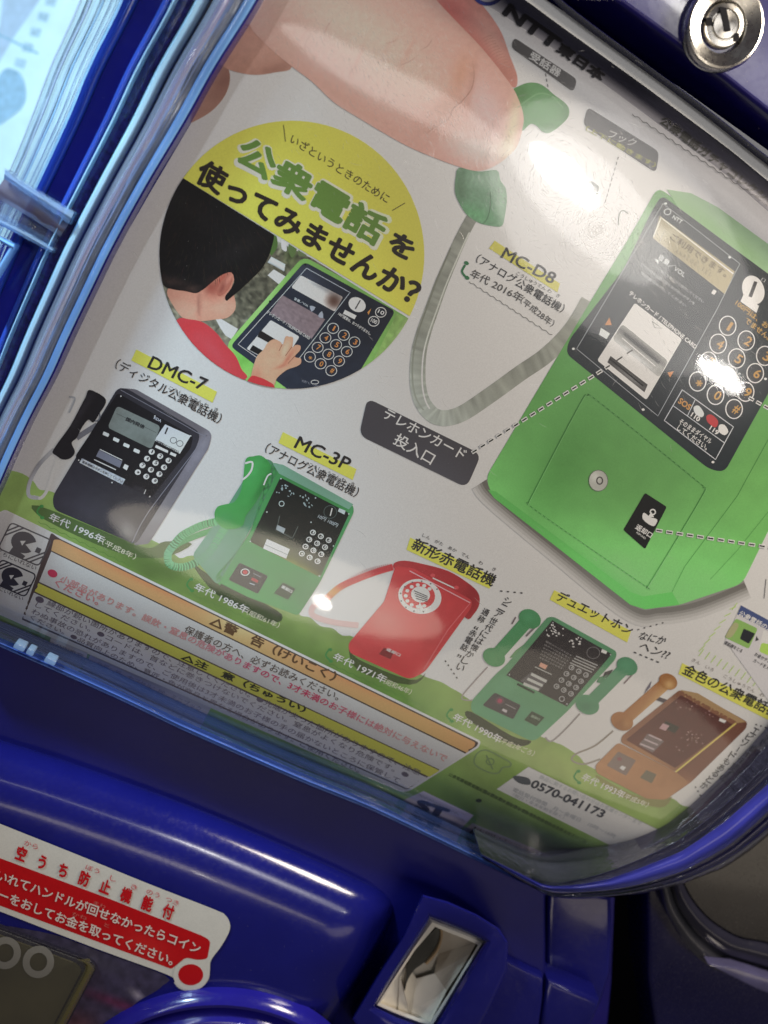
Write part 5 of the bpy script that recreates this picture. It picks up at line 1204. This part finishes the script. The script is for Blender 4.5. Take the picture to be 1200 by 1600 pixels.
slab('under_panel', [(x, y) for x, y in ((-90, 975), (0, 1006), (100, 1050), (280, 1134), (400, 1186), (600, 1270), (710, 1323), (853, 1394), (853, 1560), (840, 1700), (-90, 1700))], .009, .01, plastic('shadowed blue plastic', (.007, .007, .12), .36, .3, .3, .1, scale=14), mach, .001)
slab('side_panel', [(857, 1392), (930, 1396), (957, 1400), (958, 1470), (955, 1520), (940, 1570), (915, 1625), (890, 1700), (845, 1700), (852, 1560)], .014, .02, BLUE, mach, .002)
slab('ledge_panel', smooth([(780, 1492), (800, 1505), (830, 1520), (849, 1528)], 3, False) + [(848, 1560), (838, 1640), (820, 1700), (700, 1700)], .006, .01, BLUE, mach, .0018, seg=5)
slab('ledge_panel', [(856, 1532), (900, 1549), (938, 1566), (930, 1592), (905, 1640), (880, 1700), (830, 1700), (846, 1600)], .006, .01, BLUE, mach, .0018, seg=5)
# coin return
ret = thing('coin_return', 'beige coin return cup in its blue surround beside the front panel', 'coin return', tuple(W(680, 1500, 0)))
OUT = [(660, 1397), (700, 1408), (745, 1428), (780, 1450), (794, 1472), (792, 1515), (765, 1575), (720, 1660), (655, 1680), (590, 1650), (550, 1592), (588, 1527), (630, 1462)]
INN = [(673, 1437), (698, 1447), (726, 1458), (745, 1466), (757, 1471), (735, 1507), (708, 1552), (676, 1607), (655, 1600), (620, 1587), (586, 1572), (614, 1528), (645, 1480)]
def ring(name, O, I, Y, prof, m, parent, lbl=None):
    n = len(O); vs = []; fs = []; k = len(prof)
    for i in range(n):
        for v, o in prof: vs.append(W(O[i][0] + (I[i][0] - O[i][0]) * v, O[i][1] + (I[i][1] - O[i][1]) * v, Y - o))
    for i in range(n):
        for j in range(k - 1): fs.append((i * k + j, i * k + j + 1, ((i + 1) % n) * k + j + 1, ((i + 1) % n) * k + j))
    ob = mesh_obj(name, vs, fs, m, parent, smooth=True)
    bm = bmesh.new(); bm.from_mesh(ob.data); bmesh.ops.recalc_face_normals(bm, faces=bm.faces)
    for e in bm.edges:
        if len(e.link_faces) == 2 and e.calc_face_angle(0) > .5: e.smooth = False
    bm.to_mesh(ob.data); bm.free(); return ob
ring('surround', OUT, INN, -.004, [(0, -.016), (0, .0), (.03, .0012), (.10, .0018), (.72, .0020), (.86, .0014), (.96, .0002), (1, -.004)], BLUE, ret)
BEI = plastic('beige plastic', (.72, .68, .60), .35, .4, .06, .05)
BEI2 = plastic('beige plastic, dusty', (.50, .46, .39), .5, .3, .2, .1)  # darker copy of the beige paints shade on the cup's floor and faces
INI = [(680, 1448), (698, 1456), (724, 1466), (740, 1473), (747, 1477), (728, 1508), (703, 1549), (672, 1597), (655, 1591), (623, 1579), (594, 1567), (620, 1528), (649, 1484)]
ring('cup_rim', INN, INI, -.0005, [(0, .0), (.35, .0006), (1, .0002), (1.0, -.004), (1.0, -.016)], BEI, ret)
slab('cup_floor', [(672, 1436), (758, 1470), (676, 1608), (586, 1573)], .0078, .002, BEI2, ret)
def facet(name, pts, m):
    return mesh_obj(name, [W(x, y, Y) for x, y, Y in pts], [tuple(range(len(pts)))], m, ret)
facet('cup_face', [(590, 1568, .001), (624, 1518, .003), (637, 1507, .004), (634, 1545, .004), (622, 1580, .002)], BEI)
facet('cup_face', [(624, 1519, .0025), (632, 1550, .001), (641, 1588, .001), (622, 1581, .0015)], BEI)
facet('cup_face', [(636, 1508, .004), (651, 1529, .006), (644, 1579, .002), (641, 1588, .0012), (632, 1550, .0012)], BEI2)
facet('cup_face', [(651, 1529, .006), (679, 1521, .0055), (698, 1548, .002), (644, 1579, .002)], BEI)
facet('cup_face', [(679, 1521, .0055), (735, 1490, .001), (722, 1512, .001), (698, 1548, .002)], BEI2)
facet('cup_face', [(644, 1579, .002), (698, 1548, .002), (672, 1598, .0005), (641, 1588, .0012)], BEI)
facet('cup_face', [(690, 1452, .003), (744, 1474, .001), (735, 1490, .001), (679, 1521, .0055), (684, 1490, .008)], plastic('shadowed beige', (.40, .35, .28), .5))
FLAPM = plastic('dark flap metal', (.035, .035, .03), .35, .5, .3, .1)
fl = slab('coin_flap', smooth([(637, 1508), (655, 1478), (676, 1456), (685, 1450), (687, 1462), (680, 1482), (664, 1503), (648, 1515), (637, 1532), (633, 1548), (635, 1525)], 4), .0006, .0015, FLAPM, ret, .0003)
band('flap_edge', [(687, 1452), (688, 1466), (680, 1486), (664, 1505)], [(692, 1454), (691, 1468), (684, 1488), (667, 1508)], .0003, arc(.0005, 4), plastic('tan rim', (.32, .22, .12), .4), ret, 20, True, .003)

# ---- price window
pw = thing('price_window', 'small dark price window reading 00 under a clear yellowish edge', 'price display', tuple(W(60, 1530, 0)))
PWo = rounded([(-120, 1400), (0, 1449), (142, 1502), (152, 1512), (100, 1612), (60, 1700), (-120, 1640)], 8)
slab('dark_frame', PWo, -.0052, .003, plastic('window frame plastic', (.02, .018, .03), .25, .5), pw, .0004)
slab('display_face', rounded([(-120, 1420), (0, 1462), (118, 1506), (128, 1516), (84, 1600), (40, 1700), (-120, 1640)], 5), -.0056, .0008, plastic('display backing', (.075, .065, .035), .4, .4, .4, .05, scale=30), pw)
band('clear_edge', [(120, 1500), (134, 1508), (128, 1522), (82, 1608), (60, 1650)], [(140, 1504), (148, 1512), (143, 1526), (98, 1612), (76, 1654)], -.0052, ridge(.0022, .3), thin_clear('yellowed clear plastic', (.9, .85, .5), .05, 2, .35, (.45, .40, .16), None, .1), pw, 24, True, .002)
PRS = Print(lambda x, z: -.0057, raw=True, base=.0001)
PRS.line(ell(8, 1489, 19, 20, 30, ang=25), 11, (150, 146, 140), 1, True); PRS.line(ell(60, 1503, 19, 20, 30, ang=25), 11, (150, 146, 140), 1, True)
PRS.done('price_digits', pw)
DOME = thin_clear('price window clear', (.9, .9, .88), .05, 2.0, .06, (.5, .5, .45), None, .2, 30)
slab('clear_cover', rounded([(-120, 1408), (0, 1454), (128, 1502), (136, 1514), (90, 1606), (50, 1700), (-120, 1640)], 7), -.0078, .0003, DOME, pw)
# ---- stickers on the front panel
foil = Print(lambda x, z: -.0041, raw=True)
foil.poly(smooth([(-60, 1455), (60, 1455), (150, 1484), (258, 1524), (254, 1540), (238, 1552), (214, 1566), (190, 1592), (176, 1625), (60, 1700), (-60, 1600)], 3), mottle(brush((62, 56, 78), (190, 1570, 60, 8, 20, (104, 40, 70), .7), (215, 1556, 16, 6, 40, (150, 140, 150), .9), (150, 1500, 60, 14, 20, (70, 66, 80), .7), (120, 1600, 30, 20, 0, (110, 60, 60), .5)), .25, 14), 1, 6)
PMAT_old = PMAT; PMAT = print_mat('foil sticker print', .22)
fo = foil.done('foil_sticker', None); tag(fo, 'dull violet foil sticker on the panel below the red and white sticker', 'sticker')
PMAT = print_mat('sticker vinyl print', .3)
SP = lambda x, z: -.0044
k = Print(SP, raw=True, lift=6e-5)
so = [(-90, 1250), (0, 1287), (120, 1335), (230, 1380), (335, 1421), (352, 1430), (359, 1442), (358, 1456), (346, 1478), (330, 1500), (328, 1515), (326, 1530), (315, 1543), (298, 1549), (281, 1545), (272, 1536), (264, 1524), (150, 1482), (0, 1424), (-90, 1390)]
k.poly(smooth(so, 4), mottle((212, 206, 196), .02, 20), 0, 12)
k.poly(rounded([(-90, 1306), (0, 1341), (170, 1404), (318, 1463), (329, 1470), (324, 1498), (310, 1500), (290, 1496), (268, 1514), (0, 1415), (-90, 1382)], [0, 0, 0, 6, 6, 4, 6, 6, 3, 0, 0]), mottle(brush((190, 18, 24), (230, 1480, 40, 20, 25, (206, 50, 44), .6)), .04, 6), 1, 6)
k.ring(298, 1523, 23, 20, 9, (212, 206, 196), 2, 30); k.poly(ell(298, 1523, 19.5, 16.5, 28), (190, 18, 24), 3)
stk = k.done('instruction_sticker', None); tag(stk, 'white and red instruction sticker with a red dot, stuck on the blue front panel', 'sticker')
k = Print(SP, raw=True, lift=6e-5)
RD = (196, 22, 30); WT = (222, 208, 198)
k.text('空　う　ち　防　止　機　能　付', (23, 1342), (267, 1438), 22, RD, 4, .04, (.30, -.95))
for t, a, b in (('から', (37, 1320), (58, 1328)), ('ぼう', (133, 1358), (154, 1366)), ('し', (171, 1375), (180, 1379)), ('き', (204, 1388), (213, 1392)), ('のう', (228, 1396), (248, 1404)), ('つき', (258, 1408), (278, 1416))): k.text(t, a, b, 8, (206, 70, 80), 4, 0, (.30, -.95))
k.text('いれてハンドルが回せなかったらコイン', (-6, 1375), (310, 1491), 17, WT, 4, .02, (.30, -.95)); k.text('ーをおしてお金を取ってください。', (-4, 1405), (268, 1509), 17, WT, 4, .02, (.30, -.95))
k.text('まわ', (146, 1413), (164, 1420), 6, (206, 110, 100), 4, 0, (.30, -.95)); k.text('かね　　と', (112, 1430), (170, 1450), 6, (206, 110, 100), 4, 0, (.30, -.95))
lt = k.done('sticker_lettering', stk)
PMAT = PMAT_old
# ---- turning knob
kx = (330, 1737); rp_ = pxm(330, 1640, -.005)
kn = lathe('turning_knob', kx, -.004, [(250 * rp_, -.001), (249 * rp_, .0012), (245 * rp_, .0036), (239 * rp_, .0046), (232 * rp_, .0042), (227 * rp_, .0020), (224 * rp_, -.0010), (219 * rp_, -.0010), (214 * rp_, .0020), (205 * rp_, .0042), (190 * rp_, .0050), (0, .0055)], plastic('knob plastic', (.018, .014, .26), .16, .5, .1, .04, coat=.4), None, 120)
tag(kn, 'round blue turning knob rim at the bottom edge', 'knob')

# ---- next machines and the dark room behind
nb = thing('neighbour_machine', 'dark blue capsule machine with a cloudy clear window, lower right corner', 'vending machine', tuple(W(1120, 1560, .03)))
slab('side_body', [(1011, 1380), (1013, 1450), (1014, 1530), (1030, 1640), (1040, 1750), (1500, 1750), (1500, 1250), (1100, 1330)], .028, .02, plastic('night blue plastic', (.008, .008, .06), .22, .5, coat=.3), nb, .0014, seg=4)
N0 = [(1030, 1384), (1040, 1424), (1062, 1462), (1084, 1490), (1112, 1512), (1160, 1530), (1300, 1580)]
N1 = [(1046, 1376), (1058, 1416), (1082, 1452), (1110, 1478), (1134, 1494), (1170, 1506), (1300, 1545)]
N2 = [(1064, 1368), (1080, 1400), (1104, 1430), (1134, 1452), (1160, 1464), (1200, 1472), (1300, 1500)]
band('window_rim', N0, N1, .020, arc(.002, 8), plastic('grey rim', (.05, .05, .06), .15, .5, .3, .1, coat=.4), nb, 40, True, .006); band('window_rim', N1, N2, .019, arc(.003, 8), plastic('dark rim', (.02, .02, .035), .15, .5, .3, .1, coat=.4), nb, 40, True, .006)
slab('cloudy_window', smooth(N2, 4, False) + [(1500, 1500), (1500, 1100), (1200, 1300), (1120, 1350)], .018, .003, plastic('cloudy window', (.028, .026, .025), .2, .5, .5, .2, coat=.3, scale=9), nb)
slab('foot_ledge', [(1108, 1508), (1150, 1512), (1300, 1560), (1300, 1590), (1180, 1545)], .014, .004, VGREY, nb, .0006)
lf = thing('neighbour_display', 'bright pale blue display card of the next machine, top left corner', 'display card', tuple(W(20, 100, .28)))
CY_ = plastic('pale blue paper', (.62, .82, .90), .35, .4, .08, .02)
slab('paper', [(-500, -400), (420, -400), (330, -120), (262, 0), (190, 110), (120, 225), (60, 330), (-20, 480), (-500, 480)], .280, .004, CY_, lf)
PMAT = print_mat('next card print', .4); SN = lambda x, z: .279
k = Print(SN, raw=True, base=.0002)
k.poly([(40, -60), (62, 0), (20, 60), (-20, 130), (-60, 120), (0, 40), (10, -60)], mottle((176, 200, 226), .06, 12), 1, 8)
k.poly(smooth([(0, 115), (28, 112), (40, 140), (32, 170), (-20, 200)], 4), mottle((150, 188, 216), .1, 9), 1, 6)
for i in range(5):
    x, y = 82 - 12 * i, 2 + 24 * i; k.poly([(x - 9, y - 8), (x + 7, y - 4), (x + 3, y + 9), (x - 12, y + 5)], mottle((170, 202, 222), .15, 5), 1, 4)
k.line([(-20, 45), (60, 84)], 3, (140, 185, 214), 2)
k.done('card_print', lf); PMAT = PMAT_old
rm = mesh_obj('back_wall', [(-4, 1.2, -4), (4, 1.2, -4), (4, 1.2, 4), (-4, 1.2, 4), (-4, 1.25, -4), (4, 1.25, -4), (4, 1.25, 4), (-4, 1.25, 4)], [(0, 1, 2, 3), (7, 6, 5, 4), (0, 4, 5, 1), (1, 5, 6, 2), (2, 6, 7, 3), (3, 7, 4, 0)], plastic('dark backdrop', (.004, .004, .006), .8, .05)); tag(rm, kind='structure')

# ---- scratches in the window plastic
SCR = bpy.data.materials.new('fine scratch'); SCR.use_nodes = True; b_ = SCR.node_tree.nodes['Principled BSDF']; b_.inputs['Base Color'].default_value = (.85, .85, .85, 1); b_.inputs['Metallic'].default_value = .45; b_.inputs['Roughness'].default_value = .34; b_.inputs['Alpha'].default_value = .35
R.seed(3); vs = []; fs = []
def scratch(x, y, L, w, ang):
    n = 3; a = math.radians(ang); p = hit(x, y, S_pane, .00012); tw = R.gauss(0, .12)
    dx, dy = math.cos(a), math.sin(a); nx, ny = -dy, dx; c = R.uniform(-.1, .1) * L
    pts = []
    for i in range(n + 1):
        t = i / n - .5; b = c * (4 * t * t - 1); ww = w * (1 - abs(2 * t)) * .5 + .06
        for s in (-1, 1):
            q = hit(x + dx * t * L + nx * (b + s * ww), y + dy * t * L + ny * (b + s * ww), S_pane, .00012); pts.append(q + Vector((0, tw * s * ww * 1.6e-4, 0)))
    o = len(vs); vs.extend(pts)
    for i in range(n): fs.append((o + 2 * i, o + 2 * i + 1, o + 2 * i + 3, o + 2 * i + 2))
def swirl(cx, cy, rr, n, Lr, base=None):
    for _ in range(n):
        r_ = abs(R.gauss(0, rr)); a = R.uniform(0, 2 * math.pi); x, y = cx + r_ * math.cos(a), cy + r_ * math.sin(a)
        scratch(x, y, R.uniform(*Lr), R.uniform(.15, .6), (math.degrees(a) + 90 if base is None else base) + R.gauss(0, 14))
swirl(870, 280, 90, 420, (5, 20)); swirl(935, 360, 60, 330, (5, 22)); swirl(1000, 380, 60, 200, (5, 18), 75); swirl(760, 225, 50, 120, (5, 14), 70)
swirl(600, 90, 110, 520, (4, 13), 60); swirl(690, 190, 60, 220, (4, 12), 62); swirl(1110, 560, 60, 160, (5, 18), 60); swirl(1040, 440, 70, 200, (5, 16), 70); swirl(780, 300, 30, 160, (2, 6), 65); swirl(500, 60, 80, 90, (4, 12), 65)
swirl(600, 600, 500, 60, (6, 26), 40)
so_ = mesh_obj('fine_scratches', vs, fs, SCR, win); so_['kind'] = 'stuff'

# ---- dust
DUST = plastic('dust speck', (.45, .43, .42), .8, .1)
R.seed(9); vs = []; fs = []
def speck(p, r):
    o = len(vs); n = R.choice((4, 5, 6)); a0 = R.random() * 6
    for k in range(n):
        a = a0 + 2 * math.pi * k / n; rr = r * R.uniform(.5, 1.2); vs.append(p + Vector((rr * math.cos(a), 0, rr * math.sin(a))))
    vs.append(p + Vector((0, -r * .5, 0)))
    for k in range(n): fs.append((o + k, o + (k + 1) % n, o + n))
for _ in range(260): speck(hit(R.uniform(100, 1200), R.uniform(100, 1200), S_pane, .0001), R.uniform(2.5e-5, 7e-5))
ds = mesh_obj('dust_specks', vs, fs, DUST, win); ds['kind'] = 'stuff'
vs = []; fs = []
for _ in range(420):
    x, y = R.uniform(0, 600), R.uniform(1290, 1600)
    if y > 1300 + x * .35: speck(W(x, y, -.00406), R.uniform(2.5e-5, 8e-5))
for _ in range(160): x = R.uniform(900, 1200); speck(W(x, R.uniform(0, .66 * (x - 960) - 5 if x > 970 else 1), -.00405), R.uniform(2.5e-5, 8e-5))
ds = mesh_obj('dust_specks', vs, fs, DUST, mach); ds['kind'] = 'stuff'
